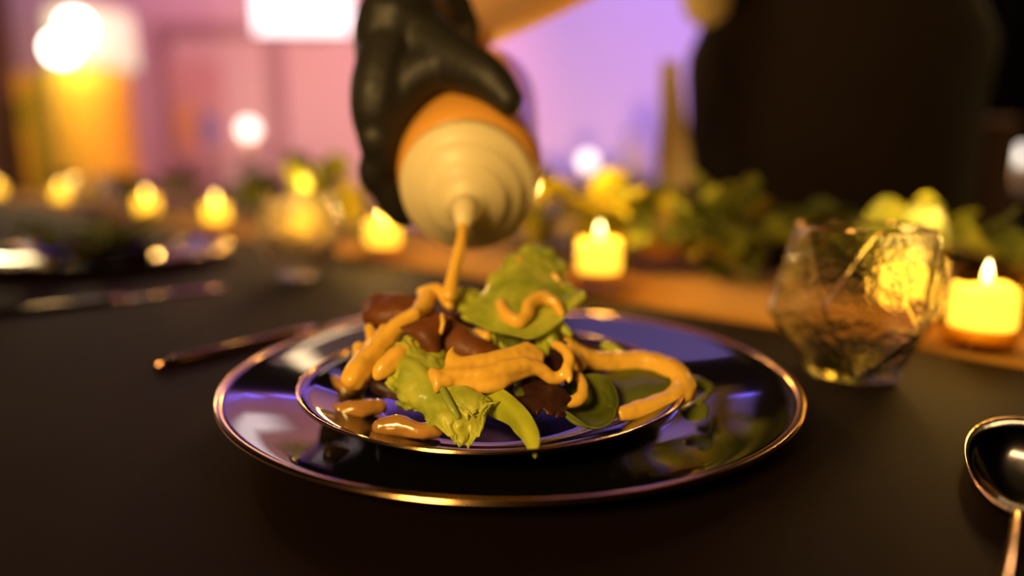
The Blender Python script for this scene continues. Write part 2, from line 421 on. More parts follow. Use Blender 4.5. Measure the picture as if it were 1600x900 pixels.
# door on the pink part of the back wall
def wx(px, y=YB): return (px - 800) / FPX * y * 1.0 / (cp) if False else PY(px, 249, y).x
x0, x1 = wx(268), wx(448)
ztop = PY(350, 38, YB).z
d = struct('door_1', box(((x0 + x1) / 2, YB - 0.02, ztop / 2), (x1 - x0 - 0.12, 0.04, ztop - 0.08)), M['wall'])
fr = join(box((x0 + 0.04, YB - 0.03, ztop / 2), (0.10, 0.06, ztop)), box((x1 - 0.04, YB - 0.03, ztop / 2), (0.10, 0.06, ztop)),
          box(((x0 + x1) / 2, YB - 0.03, ztop - 0.05), (x1 - x0 - 0.18, 0.06, 0.10)))
link_mesh('door_frame', *fr, M['mauve'], d, False)
link_mesh('door_handle', *ball((x1 - 0.17, YB - 0.07, 1.0), 0.03), M['gold'], d)
px0 = wx(540)
struct('trim_1', box((px0, YB - 0.02, 1.2), (0.16, 0.04, 2.39)), M['wall'])

# ------------------------------------------------------------------ table, cloth, runner
UMIN, UMAX, VMIN, VMAX = -1.3, 3.4, -0.06, 0.93
uc, vc = (UMIN + UMAX) / 2, (VMIN + VMAX) / 2
t = thing('banquet_table', UV(uc, vc, -TZ), 'long banquet table under the black cloth', 'table')
link_mesh('tabletop', *box(UV(uc, vc, -0.022), (UMAX - UMIN, VMAX - VMIN, 0.036), UANG), M['wood'], t, False)
for a in (UMIN + 0.15, UMAX - 0.15):
    for b in (VMIN + 0.12, VMAX - 0.12):
        link_mesh('leg', *box(UV(a, b, -TZ / 2 - 0.02), (0.06, 0.06, TZ - 0.045), UANG), M['wood'], t, False)
def tablecloth():
    bm = []; F = []
    # flat top with a rounded edge and a short wavy drop on all four sides
    nu, nv = 120, 30
    us = [UMIN + (UMAX - UMIN) * i / nu for i in range(nu + 1)]; vs = [VMIN + (VMAX - VMIN) * j / nv for j in range(nv + 1)]
    for j, v in enumerate(vs):
        for i, u in enumerate(us):
            bm.append(UV(u, v, 0.0))
    for j in range(nv):
        for i in range(nu):
            a = j * (nu + 1) + i; F.append((a, a + 1, a + nu + 2, a + nu + 1))
    per = [(i, 0) for i in range(nu)] + [(nu, j) for j in range(nv)] + [(i, nv) for i in range(nu, 0, -1)] + [(0, j) for j in range(nv, 0, -1)]
    prev = [j * (nu + 1) + i for i, j in per]
    for lev, (out, dz) in enumerate([(0.008, -0.004), (0.012, -0.03), (0.02, -0.15), (0.03, -0.30)]):
        cur = []
        for k, (i, j) in enumerate(per):
            n = Vector((0, 0, 0))
            if j == 0: n -= VDIR
            if j == nv: n += VDIR
            if i == 0: n -= UDIR
            if i == nu: n += UDIR
            wv = (0.012 * lev / 3) * math.sin(k * 0.9)
            bm.append(UV(us[i], vs[j], dz) + n * (out + wv)); cur.append(len(bm) - 1)
        m = len(per)
        for k in range(m):
            F.append((prev[k], cur[k], cur[(k + 1) % m], prev[(k + 1) % m]))
        prev = cur
    o = link_mesh('tablecloth', bm, F, M['cloth'], None, True, UV(uc, vc, 0))
    s = o.modifiers.new('thick', 'SOLIDIFY'); s.thickness = 0.0012; s.offset = -1 
    return o
tag(tablecloth(), 'black woven tablecloth spread over the long table', 'tablecloth')
RV0, RV1 = V0, V0 + 0.30
def runner():
    V = []; F = []; nu, nv = 140, 8
    for j in range(nv + 1):
        for i in range(nu + 1):
            u = UMIN + 0.02 + (UMAX - UMIN - 0.04) * i / nu; v = RV0 + (RV1 - RV0) * j / nv
            V.append(UV(u, v + 0.004 * noise.noise(Vector((u * 5, j, 0))), 0.0016 + 0.0006 * noise.noise(Vector((u * 14, v * 14, 2)))))
    for j in range(nv):
        for i in range(nu):
            a = j * (nu + 1) + i; F.append((a, a + 1, a + nu + 2, a + nu + 1))
    o = link_mesh('table_runner', V, F, M['runner'], None, True, UV(uc, (RV0 + RV1) / 2, 0))
    s = o.modifiers.new('thick', 'SOLIDIFY'); s.thickness = 0.001; s.offset = 0
    return o
tag(runner(), 'tan cloth runner along the middle of the table under candles and greenery', 'table runner')

# ------------------------------------------------------------------ plates
def charger(loc, label, RR=0.1632):
    t = thing('charger_plate', loc, label, 'charger plate')
    pr = [(0.0, 0.0035), (RR * 0.59, 0.0035), (RR * 0.60, 0.0035), (RR * 0.62, 0.0036), (RR * 0.66, 0.0043), (RR * 0.70, 0.0054), (RR * 0.76, 0.0074), (RR * 0.84, 0.0103), (RR * 0.91, 0.0131), (RR * 0.965, 0.0153),
          (RR * 0.985, 0.0157), (RR * 0.99, 0.0150), (RR * 0.975, 0.0128), (RR * 0.90, 0.0085), (RR * 0.80, 0.0038), (RR * 0.66, 0.0008), (RR * 0.62, 0.0004), (0.0, 0.0004)]
    v, f = lathe(pr, 128); link_mesh('plate_body', [Vector(x) + loc for x in v], f, M['black_gloss'], t)
    pr = []
    for k in range(13):
        a = 2 * math.pi * k / 12; pr.append((RR * 0.988 + 0.0022 * math.cos(a), 0.0153 + 0.0013 * math.sin(a)))
    v, f = lathe(pr, 128); f = f[:-2]
    rim = link_mesh('gold_rim', [Vector(x) + loc for x in v], f, M['gold'], t); rim['label'] = 'copper-gold metallic rim band'
    return t
def salad_plate(loc, label, RR=0.1017):
    t = thing('salad_plate', loc, label, 'plate')
    z = 0.0205
    pr = [(0.0, 0.0065), (RR * 0.57, 0.0065), (RR * 0.58, 0.0065), (RR * 0.61, 0.0067), (RR * 0.68, 0.0078), (RR * 0.80, 0.0122), (RR * 0.92, 0.0175), (RR * 0.99, z), (RR * 0.995, z - 0.0006),
          (RR * 0.92, 0.0150), (RR * 0.80, 0.0095), (RR * 0.66, 0.0042), (RR * 0.60, 0.0036), (RR * 0.59, 0.0), (RR * 0.55, 0.0), (RR * 0.54, 0.0036), (0.0, 0.0036)]
    v, f = lathe(pr, 128); link_mesh('plate_body', [Vector(x) + loc for x in v], f, M['black_gloss'], t)
    pr = [(RR * 0.992 + 0.0009 * math.cos(2 * math.pi * k / 10), z - 0.0002 + 0.0008 * math.sin(2 * math.pi * k / 10)) for k in range(11)]
    v, f = lathe(pr, 128); f = f[:-2]
    rim = link_mesh('gold_rim', [Vector(x) + loc for x in v], f, M['gold'], t); rim['label'] = 'thin copper-gold rim line'
    return t
CHC = Vector((-0.0012, 0.3925, TZ + 0.0004))
charger(CHC, 'large glossy black charger plate with copper-gold rim under the salad in front')
SPC = Vector((-0.0108, 0.3555, TZ + 0.0042))
salad_plate(SPC, 'small black salad plate with thin gold rim holding the dressed salad')

# ------------------------------------------------------------------ the salad, leaf by leaf
PZI = SPC.z + 0.0065 - TZ        # inner floor of the salad plate above the table
def on_plate(px, py, dz=0.003): return (px, py, PZ(px, py, PZI + dz).y)
salad = 'leaves of the dressed salad'
def leaf(o, label, g=salad): return tag(o, label, 'salad leaf', g)
l1 = patch('lettuce_leaf', [
    [(596, 560, .335), (622, 540, .335), (660, 545, .332), (700, 575, .326), (735, 600, .318), (776, 616, .312)],
    [(604, 590, .322), (640, 580, .314), (680, 592, .308), (712, 608, .304), (745, 622, .303), (778, 630, .306)],
    [(612, 612, .316), (645, 622, .304), (680, 634, .296), (712, 650, .292), (745, 652, .293), (764, 640, .300)],
    [(622, 628, .312), (655, 648, .300), (690, 672, .287), (716, 692, .281), (744, 684, .283), (766, 655, .290)]],
    M['lettuce'], 64, 40, 0.003, 0.0026, 95, 0.0055, 150, 0.0006, teeth=0.006)
leaf(l1, 'crinkled bright green lettuce leaf at the front of the salad')
v, f = tube([PY(688, 600, .302), PY(698, 622, .294), PY(708, 640, .289), PY(717, 655, .287)], [.0016, .0019, .0018, .0012], 10, 12)
st = link_mesh('leaf_stem', v, f, M['pale'], l1); st['label'] = 'pale green stem'
l1b = patch('lettuce_leaf', [
    [(660, 572, .322), (690, 578, .318), (722, 592, .312), (752, 612, .306)],
    [(672, 592, .310), (700, 602, .304), (730, 612, .300), (762, 628, .298)],
    [(692, 610, .303), (712, 628, .296), (735, 640, .293), (772, 634, .296)],
    [(712, 640, .294), (722, 652, .290), (740, 650, .290), (758, 642, .293)]],
    M['lettuce'], 48, 36, 0.002, 0.0018, 110, 0.005, 170, 0.0006, teeth=0.006)
leaf(l1b, 'small ragged lettuce piece lying over the crinkled lettuce, under the dressing sheet')
l2 = patch('young_leaf', [
    [(735, 592, .318), (775, 603, .308), (806, 622, .296), (832, 652, .281), (844, 686, .268), (836, 716, .259)],
    [(742, 612, .312), (775, 622, .301), (802, 645, .289), (822, 672, .275), (835, 694, .266), (836, 716, .259)],
    [(744, 638, .308), (768, 650, .302), (794, 664, .292), (812, 684, .279), (824, 700, .268), (836, 716, .259)]],
    M['smooth_leaf'], 36, 18, 0.0004, 0.0005, 60, 0.0012, 90, 0.0009)
leaf(l2, 'smooth pointed yellow-green leaf hanging over the front plate rim')
l3 = patch('red_leaf', [
    [(690, 492, .352), (722, 508, .350), (750, 528, .344), (790, 548, .338)],
    [(686, 520, .342), (715, 532, .338), (745, 545, .334), (780, 556, .332)],
    [(688, 566, .336), (705, 560, .333), (735, 564, .329), (770, 570, .328)]],
    M['red_leaf'], 26, 16, 0.003, 0.0016, 80, 0.002, 110, 0.0008)
leaf(l3, 'dark red-brown leaf folded open in the middle of the salad')
fold = patch('leaf_fold', [[(624, 512, .338), (655, 499, .338), (689, 491, .341)], [(642, 526, .334), (662, 524, .331), (688, 526, .333)], [(668, 550, .330), (677, 557, .329), (686, 567, .328)]],
             M['red_leaf'], 24, 18, 0.0015, 0.0008, 90, 0.0014, 120, 0.0008, parent=l3)
l4 = patch('red_leaf', [
    [(566, 478, .375), (590, 462, .378), (625, 458, .375), (655, 466, .37)],
    [(568, 495, .365), (595, 488, .362), (625, 485, .36), (655, 490, .358)],
    [(572, 508, .365), (598, 512, .358), (625, 510, .355), (650, 510, .352)]],
    M['red_leaf'], 22, 14, 0.003, 0.0016, 80, 0.002, 100, 0.001)
leaf(l4, 'curled red-brown leaf at the back left of the salad, beside the pour')
l5 = patch('green_leaf', [
    [(745, 470, .385), (768, 432, .392), (800, 398, .402), (840, 392, .405), (872, 420, .400), (890, 450, .392)],
    [(730, 482, .370), (765, 462, .366), (800, 440, .370), (840, 440, .374), (878, 455, .374), (908, 455, .380)],
    [(720, 492, .358), (758, 505, .345), (800, 512, .340), (832, 510, .342), (868, 490, .352), (912, 460, .372)],
    [(722, 496, .356), (758, 512, .342), (800, 524, .336), (832, 530, .336), (870, 508, .346), (908, 468, .370)]],
    M['lettuce'], 36, 24, -0.003, 0.0012, 60, 0.003, 110, 0.0009)
leaf(l5, 'broad green leaf standing cupped at the top of the salad')
l5b = patch('green_leaf', [
    [(790, 420, .398), (815, 388, .408), (850, 384, .412), (885, 415, .405)],
    [(800, 440, .392), (820, 420, .395), (850, 420, .398), (880, 440, .396)],
    [(805, 460, .385), (825, 455, .385), (850, 455, .388), (875, 465, .388)]],
    M['lettuce'], 24, 18, 0.003, 0.002, 90, 0.004, 130, 0.0008, teeth=0.004)
leaf(l5b, 'frilly green leaf tip standing behind the cupped leaf at the top')
l6 = patch('spinach_leaf', [
    [(858, 612, .322), (885, 598, .332), (920, 584, .333), (948, 588, .326), (962, 606, .316)],
    [(866, 622, .312), (895, 622, .322), (925, 622, .324), (948, 622, .318), (966, 628, .308)],
    [(872, 634, .305), (900, 652, .298), (930, 655, .296), (950, 648, .300), (964, 636, .305)],
    [(876, 638, .303), (902, 660, .295), (932, 669, .289), (952, 664, .293), (962, 648, .300)]],
    M['spinach'], 30, 22, -0.004, 0.0006, 60, 0.001, 90, 0.0009)
leaf(l6, 'cupped dark green spinach leaf on the front right of the plate')
l7 = patch('spinach_leaf', [
    [(930, 592, .338), (965, 578, .350), (1010, 576, .350), (1048, 592, .338)],
    [(940, 612, .326), (970, 604, .330), (1010, 602, .330), (1046, 604, .330)],
    [(950, 636, .314), (975, 640, .313), (1010, 632, .318), (1040, 616, .325)]],
    M['spinach'], 26, 16, -0.001, 0.0006, 60, 0.001, 90, 0.0009)
leaf(l7, 'flat dark green spinach leaf ringed by dressing at the right')
l8 = patch('spinach_leaf', [[(600, 545, .345), (622, 528, .352), (645, 530, .350), (668, 545, .344)], [(585, 570, .335), (612, 556, .338), (640, 552, .338), (668, 560, .335)], [(582, 588, .328), (606, 580, .328), (636, 572, .326), (664, 572, .328)]],
           M['smooth_leaf'], 24, 16, 0.003, 0.0012, 70, 0.001, 90, 0.0008)
leaf(l8, 'green leaf half covered by dressing on the left of the salad')
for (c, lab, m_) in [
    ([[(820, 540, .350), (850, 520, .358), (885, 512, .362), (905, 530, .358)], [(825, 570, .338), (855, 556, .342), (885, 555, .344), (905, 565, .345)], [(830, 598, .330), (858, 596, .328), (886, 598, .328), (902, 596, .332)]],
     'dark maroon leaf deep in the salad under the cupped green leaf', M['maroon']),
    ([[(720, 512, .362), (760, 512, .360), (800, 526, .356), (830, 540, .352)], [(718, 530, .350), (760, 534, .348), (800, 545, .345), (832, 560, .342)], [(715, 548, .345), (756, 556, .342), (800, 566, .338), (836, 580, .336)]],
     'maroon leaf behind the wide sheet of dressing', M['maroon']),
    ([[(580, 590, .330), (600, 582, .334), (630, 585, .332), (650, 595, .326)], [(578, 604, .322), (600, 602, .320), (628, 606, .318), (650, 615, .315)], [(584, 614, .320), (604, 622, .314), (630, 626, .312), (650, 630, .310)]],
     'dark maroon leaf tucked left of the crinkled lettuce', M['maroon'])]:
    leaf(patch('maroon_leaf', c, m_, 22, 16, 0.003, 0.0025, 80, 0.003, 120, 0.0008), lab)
leaf(patch('green_leaf', [[(800, 596, .326), (815, 592, .325), (828, 606, .318)], [(795, 610, .318), (812, 610, .314), (826, 622, .310)], [(798, 622, .312), (812, 628, .306), (826, 636, .303)]],
     M['spinach'], 16, 12, 0.001, 0.0006, 70, 0.001, 90, 0.0008), 'small green leaf end below the middle of the dressing sheet')
leaf(patch('green_leaf', [[(650, 545, .338), (668, 530, .345), (690, 540, .342), (698, 560, .335)], [(646, 560, .330), (668, 552, .332), (688, 560, .330), (698, 572, .326)], [(650, 575, .325), (668, 578, .322), (686, 580, .320), (698, 586, .318)]],
     M['smooth_leaf'], 18, 14, 0.002, 0.002, 90, 0.002, 100, 0.0008), 'curled green leaf under the fold of the red leaf')
for (pts, rr, lab) in [
    ([(775, 520, .350), (782, 535, .345), (786, 548, .340)], (.003, .0034, .002), 'short green stem end under the cupped leaf'),
    ([(845, 520, .352), (852, 535, .345), (853, 552, .338)], (.0022, .003, .002), 'short green stem beside the dressing hook'),
    ([(870, 500, .358), (882, 515, .354), (890, 522, .352)], (.002, .0028, .002), 'green stem poking from the right of the cupped leaf'),
    ([(700, 470, .382), (728, 478, .376), (748, 488, .370)], (.002, .003, .002), 'green stem under the pouring dressing'),
    ([(945, 540, .372), (958, 545, .368), (972, 552, .364)], (.0025, .003, .002), 'small green stalk behind the ring of dressing')]:
    v, f = chain([PY(*p) for p in pts], rr, 12)
    o = remeshed('green_stalk', (v, f), 0.0008, M['smooth_leaf'], None, 1, PY(*pts[-1])); tag(o, lab, 'salad stem', 'green stems in the salad')
for (c, lab, m_, nmx) in [
    ([[(700, 455, .385), (722, 448, .388), (748, 452, .386)], [(706, 472, .378), (728, 470, .378), (750, 474, .376)], [(712, 490, .370), (734, 494, .368), (754, 492, .368)]], 'frilly green leaf beside the pouring stream', M['lettuce'], 'green_leaf'),
    ([[(770, 510, .352), (795, 516, .350), (818, 528, .346)], [(772, 528, .346), (796, 534, .344), (816, 544, .340)], [(780, 545, .342), (800, 550, .338), (815, 556, .336)]], 'ragged green leaf piece between the cupped leaf and the dressing sheet', M['spinach'], 'green_leaf'),
    ([[(828, 512, .352), (850, 505, .356), (872, 512, .356)], [(834, 528, .346), (852, 526, .347), (874, 530, .348)], [(842, 548, .340), (856, 548, .340), (872, 546, .342)]], 'ragged green leaf piece under the right of the cupped leaf', M['lettuce'], 'green_leaf'),
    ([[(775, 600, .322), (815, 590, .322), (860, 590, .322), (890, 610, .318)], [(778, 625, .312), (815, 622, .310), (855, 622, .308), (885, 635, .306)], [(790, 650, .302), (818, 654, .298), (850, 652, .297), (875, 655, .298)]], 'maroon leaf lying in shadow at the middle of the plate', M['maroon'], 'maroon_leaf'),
    ([[(650, 470, .374), (672, 480, .370), (700, 492, .366)], [(640, 488, .364), (668, 498, .358), (700, 508, .354)], [(636, 505, .356), (664, 515, .350), (694, 522, .346)]], 'red-brown leaf behind the folded red leaf', M['red_leaf'], 'red_leaf')]:
    leaf(patch(nmx, c, m_, 30, 22, 0.002, 0.0022, 100, 0.004, 140, 0.0008, teeth=0.004), lab)
# sprig on the charger, right of the salad plate
sg = thing('green_sprig', PZ(1095, 632, 0.012), 'small green sprig fallen on the charger right of the salad plate', 'garnish')
v, f = tube([PZ(1075, 640, .012), PZ(1092, 628, .016), PY(1108, 608, .36), PY(1090, 590, .37)], [.0012, .0016, .0014, .001], 8, 14)
link_mesh('stem', v, f, M['smooth_leaf'], sg)
for r_ in ([[(1072, 590, .372), (1092, 588, .368), (1114, 600, .358)], [(1076, 600, .366), (1094, 598, .362), (1114, 606, .355)], [(1082, 608, .362), (1098, 610, .358), (1110, 614, .353)]],
           [[(1060, 636, .338), (1080, 628, .338), (1105, 632, .333)], [(1064, 648, .330), (1084, 644, .330), (1106, 642, .328)], [(1070, 656, .326), (1088, 660, .323), (1104, 654, .324)]]):
    patch('leaf', r_, M['spinach'], 14, 10, 0.001, 0.0006, 60, 0.001, 90, 0.0007, parent=sg)

# ------------------------------------------------------------------ dressing
def dress(o, label, cat='dressing', g='orange dressing on the salad'): return tag(o, label, cat, g)
dress(goo('dressing_sheet', [
    [(676, 582, .306, 2.6), (684, 594, .302, 3.2), (698, 596, .302, 3.2)], [(684, 590, .302, 3.0), (684, 604, .299, 2.0), (681, 613, .298, 1.0)],
    [(707, 543, .318, 1.0), (703, 556, .315, 2.0), (708, 572, .311, 3.2), (730, 582, .309, 3.8)],
    [(690, 590, .304, 3.2), (725, 588, .306, 4.0), (760, 588, .307, 4.4), (800, 576, .312, 4.0), (835, 572, .316, 3.2), (864, 592, .317, 3.0), (884, 582, .318, 2.8), (890, 562, .322, 2.6), (880, 546, .328, 2.4), (866, 538, .334, 2.0)],
    [(720, 572, .311, 3.4), (760, 566, .316, 4.2), (800, 556, .322, 4.0), (826, 545, .328, 3.0), (838, 552, .328, 2.0)],
    [(740, 598, .305, 3.4), (768, 606, .304, 2.6), (790, 594, .308, 2.6)],
    [(886, 572, .319, 2.4), (890, 588, .314, 1.8), (889, 596, .312, 1.1)]], M['sauce'], sheet=[
    [(708, 560, .314), (735, 572, .313), (775, 566, .317), (805, 550, .325), (826, 548, .329), (842, 556, .328)],
    [(700, 580, .308), (735, 582, .308), (775, 576, .311), (805, 570, .316), (828, 562, .322), (842, 566, .322)],
    [(690, 594, .304), (735, 602, .303), (775, 604, .304), (800, 592, .310), (826, 580, .315), (842, 576, .318)]], sr=2.9), 'wide sheet of orange dressing draped across the front of the salad')
dress(goo('dressing_ribbon', [
    [(885, 536, .352, 3.0), (900, 552, .348, 3.8), (930, 562, .350, 3.8), (970, 564, .354, 4.0), (1015, 566, .354, 4.4), (1052, 580, .344, 4.6), (1068, 604, .332, 4.4), (1048, 624, .321, 4.0), (1012, 636, .314, 3.4), (970, 646, .307, 2.6)],
    [(884, 536, .350, 3.0), (896, 560, .342, 3.0), (908, 572, .336, 2.4)]], M['sauce'], wide=0.5), 'thick orange ribbon of dressing looping around the right spinach leaf')
dress(goo('dressing_hook', [[(905, 588, .326, 2.0), (911, 604, .318, 2.4), (908, 620, .312, 2.8), (892, 628, .309, 2.6), (876, 622, .310, 2.2)]], M['sauce']), 'hook shaped trail of dressing on the cupped spinach leaf')
dress(goo('dressing_trail', [
    [(668, 462, .368, 3.4), (660, 480, .360, 3.6), (650, 492, .352, 2.8)],
    [(648, 490, .350, 3.0), (620, 510, .345, 3.4), (596, 535, .338, 3.8), (574, 562, .330, 4.8), (560, 582, .322, 5.0), (552, 594, .318, 4.4)],
    [(600, 512, .350, 2.0), (604, 530, .342, 2.4), (598, 545, .336, 2.4)], [(576, 510, .352, 1.8), (582, 530, .344, 2.4), (580, 550, .336, 2.8)],
    [(622, 500, .350, 1.6), (624, 514, .345, 2.2)], [(560, 540, .340, 2.2), (564, 560, .332, 3.0)]], M['sauce'], wide=0.45), 'fingers of dressing running down the left side of the salad')
dress(goo('dressing_dollop', [[(660, 458, .372, 3.2), (680, 454, .374, 4.0), (694, 462, .372, 3.0)], [(655, 476, .366, 3.0), (665, 486, .362, 3.4)], [(694, 468, .370, 2.6), (703, 478, .366, 2.2)]], M['sauce']),
      'dollop of dressing under the pouring stream')
dress(goo('dressing_smear', [[(640, 540, .330, 2.6), (620, 556, .324, 3.4), (600, 574, .319, 3.4), (588, 588, .316, 1.8)]], M['sauce'], wide=0.5), 'smear of dressing on the left green leaf')
dress(goo('dressing_drizzle', [[(782, 472, .358, 2.2), (790, 490, .350, 2.8), (808, 502, .344, 3.0), (822, 492, .348, 2.6), (828, 474, .356, 2.8), (846, 464, .362, 3.2), (866, 472, .360, 2.6), (878, 490, .354, 1.6)]], M['sauce'], wide=0.4),
      'wavy drizzle of dressing on the cupped green leaf')
dress(goo('dressing_drop', [[(811, 408, .396, 2.6), (812, 418, .393, 3.2)]], M['sauce']), 'round drop of dressing near the top of the green leaf')
dress(goo('dressing_drop', [[(866, 430, .390, 1.8), (872, 440, .388, 2.2)], [(880, 446, .384, 1.6)]], M['sauce']), 'small drop of dressing on the right side of the frilly leaf tip')
dress(goo('dressing_fold', [[(690, 492, .340, 1.2), (692, 505, .336, 1.4), (688, 522, .334, 0.9)]], M['sauce']), 'thin line of dressing on the fold of the red leaf')
dress(goo('dressing_smear', [[(745, 520, .352, 2.4), (760, 526, .347, 2.8)]], M['sauce']), 'smear of dressing on the red leaf below the cupped leaf')
pud = 'glossy brown dressing pieces on the plate'
def bean(paths, label):
    return tag(goo('dressing_dollop', paths, M['sauce_brown'], 0.0009, None, 4, wob=0.0005), label, 'dressing', pud)
bean([[on_plate(522, 600, .005) + (4.4,), on_plate(540, 606, .005) + (5.2,), on_plate(558, 602, .006) + (4.6,)], [(560, 588, .322, 3.4), on_plate(552, 600, .006) + (4.2,)]], 'brown dollop at the foot of the left dressing trail')
bean([on_plate(525, 642, .0045) + (3.4,), on_plate(560, 640, .005) + (4.4,), on_plate(592, 636, .005) + (3.6,)] and [[on_plate(525, 642, .0045) + (3.4,), on_plate(560, 640, .005) + (4.4,), on_plate(592, 636, .005) + (3.6,)]],
     'long brown dollop near the left plate rim, below the upper one')
bean([[on_plate(596, 668, .005) + (4.0,), on_plate(625, 666, .0055) + (4.8,), on_plate(655, 674, .0045) + (3.6,), on_plate(682, 670, .005) + (3.9,)]], 'dimpled brown dollop at the front of the plate, left of the lettuce')

# ------------------------------------------------------------------ squeeze bottle
BA = Vector((0.0, -0.925, -0.38)).normalized()      # bottle axis, towards the nozzle
BB = PY(732, 288, 0.445)                             # centre of the cap's wide base
E1 = Vector((1, 0, 0)); E1 = (E1 - BA * E1.dot(BA)).normalized(); E2 = BA.cross(E1) * -1
if E2.z < 0: E2 = -E2
bt = thing('squeeze_bottle', BB - BA * 0.17, 'orange squeeze bottle with cream cone cap held over the plate, pouring', 'bottle')
rc = 0.0430; rb = 0.0485
prof = [(0.0, -0.172), (rb * 0.80, -0.172), (rb * 0.95, -0.168), (rb, -0.160), (rb, -0.10), (rb * 0.97, -0.075), (rb, -0.05), (rb, -0.022), (rb * 0.985, -0.012), (rb * 0.93, -0.004), (rb * 0.86, 0.0), (0.0, 0.0)]
link_mesh('bottle_body', *lathe(prof, 72, BA, BB), M['bottle'], bt)
cprof = [(rc * 1.0, -0.001), (rc * 1.01, 0.006), (rc * 0.985, 0.0105), (rc * 0.93, 0.0120), (rc * 0.80, 0.0135), (rc * 0.785, 0.0185), (rc * 0.76, 0.0200), (rc * 0.58, 0.0205), (rc * 0.565, 0.0255), (rc * 0.54, 0.0268),
         (rc * 0.36, 0.0285), (rc * 0.26, 0.032), (rc * 0.20, 0.037)]
cap = link_mesh('cap', *lathe(cprof, 72, BA, BB), M['cream'], bt); cap['label'] = 'cream screw cap with stepped rings'
noz = link_mesh('nozzle', *lathe([(rc * 0.24, 0.033), (rc * 0.15, 0.046), (rc * 0.085, 0.058), (rc * 0.05, 0.058), (0.0, 0.056)], 32, BA, BB), M['cream'], bt); noz['label'] = 'cream pointed nozzle'
tip = BB + BA * 0.057
end = PY(702, 462, 0.368)
def stream():
    P = [tip, tip.lerp(end, 0.35) + Vector((0.001, 0, 0.002)), tip.lerp(end, 0.75) + Vector((0, 0, 0.001)), end]
    V, F = chain(P, [0.0028, 0.0034, 0.0036, 0.0046], 24)
    return remeshed('dressing_stream', (V, F), 0.0008, M['sauce'], None, 2, end)
dress(stream(), 'stream of orange dressing pouring from the bottle nozzle onto the salad')

# ------------------------------------------------------------------ server
Fd = Vector((-0.50, -0.866, 0)); Rt = Vector((-0.866, 0.50, 0))      # facing and own right-hand side
H = Vector((0.515, 1.16, 0.96)); CH = Vector((0.46, 1.03, 1.25)); NK = Vector((0.42, 0.95, 1.42)); HD = Vector((0.37, 0.87, 1.58))
SR = Vector((0.285, 0.93, 1.35)); SL = Vector((0.60, 1.02, 1.38))
def bp(h, ang, r): a = R(ang); return BB + BA * h + (E1 * math.cos(a) + E2 * math.sin(a)) * r
WR = PY(668, 50, 0.56); EL = Vector((0.15, 0.72, 1.132))
def hand(gr):
    """right hand closed around the bottle from its left; gr = added thickness"""
    S = []
    rr = rb + 0.010
    pal = [bp(-0.060, 118, rb + 0.022), bp(-0.075, 125, rb + 0.020)]
    S.append(chain([WR, bp(-0.088, 122, rb + 0.044), bp(-0.080, 138, rb + 0.026)], [0.029 + gr, 0.030 + gr, 0.026 + gr]))
    for h in (-0.030, -0.052, -0.074, -0.094):
        S.append(chain([bp(-0.085, 122, rb + 0.044), bp(h - 0.008, 142, rb + 0.026), bp(h, 166, rb + 0.014)], [0.022 + gr, 0.019 + gr, 0.0135 + gr]))
    for h, ln, r in ((-0.024, 1.0, 0.0108), (-0.048, 1.08, 0.0110), (-0.071, 1.0, 0.0104), (-0.092, 0.84, 0.0090)):
        an = [160, 171, 182, 193, 204, 214]
        path = [bp(h, 160 + (a - 160) * ln, rr + (0.005 if i in (0, 2) else 0.001)) for i, a in enumerate(an)]
        S.append(chain(path, [r * 1.25 + gr, r * 1.12 + gr, r * 1.14 + gr, r * 1.0 + gr, r * 0.98 + gr, r * 0.85 + gr]))
    th = [bp(-0.088, 122, rb + 0.036), bp(-0.066, 110, rb + 0.022), bp(-0.044, 94, rb + 0.014), bp(-0.026, 77, rb + 0.012), bp(-0.010, 63, rb + 0.009)]
    S.append(chain(th, [0.026 + gr, 0.0215 + gr, 0.017 + gr, 0.0135 + gr, 0.0085 + gr]))
    S.append(chain([bp(-0.048, 98, rb + 0.014), bp(-0.046, 120, rb + 0.016), bp(-0.034, 146, rb + 0.014), bp(-0.026, 166, rb + 0.012)], [0.014 + gr, 0.015 + gr, 0.014 + gr, 0.013 + gr]))
    return S
pr = thing('person', (H.x, H.y, 0), 'server in black apron, cream shirt and black glove pouring from a bottle', 'person')
b = hand(-0.0022)
b.append(chain([WR, WR.lerp(EL, 0.45), EL], [0.029, 0.040, 0.046]))
b.append(chain([EL, EL.lerp(SR, 0.5), SR], [0.044, 0.048, 0.058]))
EL2 = Vector((0.69, 1.24, 1.16)); WR2 = Vector((0.53, 1.33, 0.99))
b.append(chain([SL, SL.lerp(EL2, 0.5), EL2], [0.058, 0.048, 0.042])); b.append(chain([EL2, WR2], [0.042, 0.028]))
b.append(chain([WR2, WR2 + Vector((-0.07, 0.0, -0.03))], [0.028, 0.034]))
for k in range(4):
    q = WR2 + Vector((-0.07, -0.01 + 0.006 * k, -0.05 + 0.02 * k)); b.append(chain([q, q + Vector((-0.045, -0.004, -0.012)), q + Vector((-0.07, -0.012, -0.028))], [0.010, 0.0095, 0.008]))
b.append(chain([WR2 + Vector((-0.02, 0, 0.02)), WR2 + Vector((-0.06, 0.0, 0.05))], [0.012, 0.009]))
b.append(chain([H - Rt * 0.05, H.lerp(CH, 0.5) - Rt * 0.045, CH - Rt * 0.07], [0.125, 0.112, 0.115])); b.append(chain([H + Rt * 0.05, H.lerp(CH, 0.5) + Rt * 0.045, CH + Rt * 0.07], [0.125, 0.112, 0.115]))
b.append(chain([CH, CH.lerp(NK, 0.6), NK, NK.lerp(HD, 0.45)], [0.12, 0.10, 0.06, 0.053])); b.append(chain([SR, NK - Vector((0, 0, 0.03)), SL], [0.056, 0.062, 0.056]))
qh = Vector((0, -1, 0)).rotation_difference(Vector((-0.4, -0.75, -0.5)))
b.append(ball(HD, 0.108, 24, (0.74, 0.92, 1.08), qh))
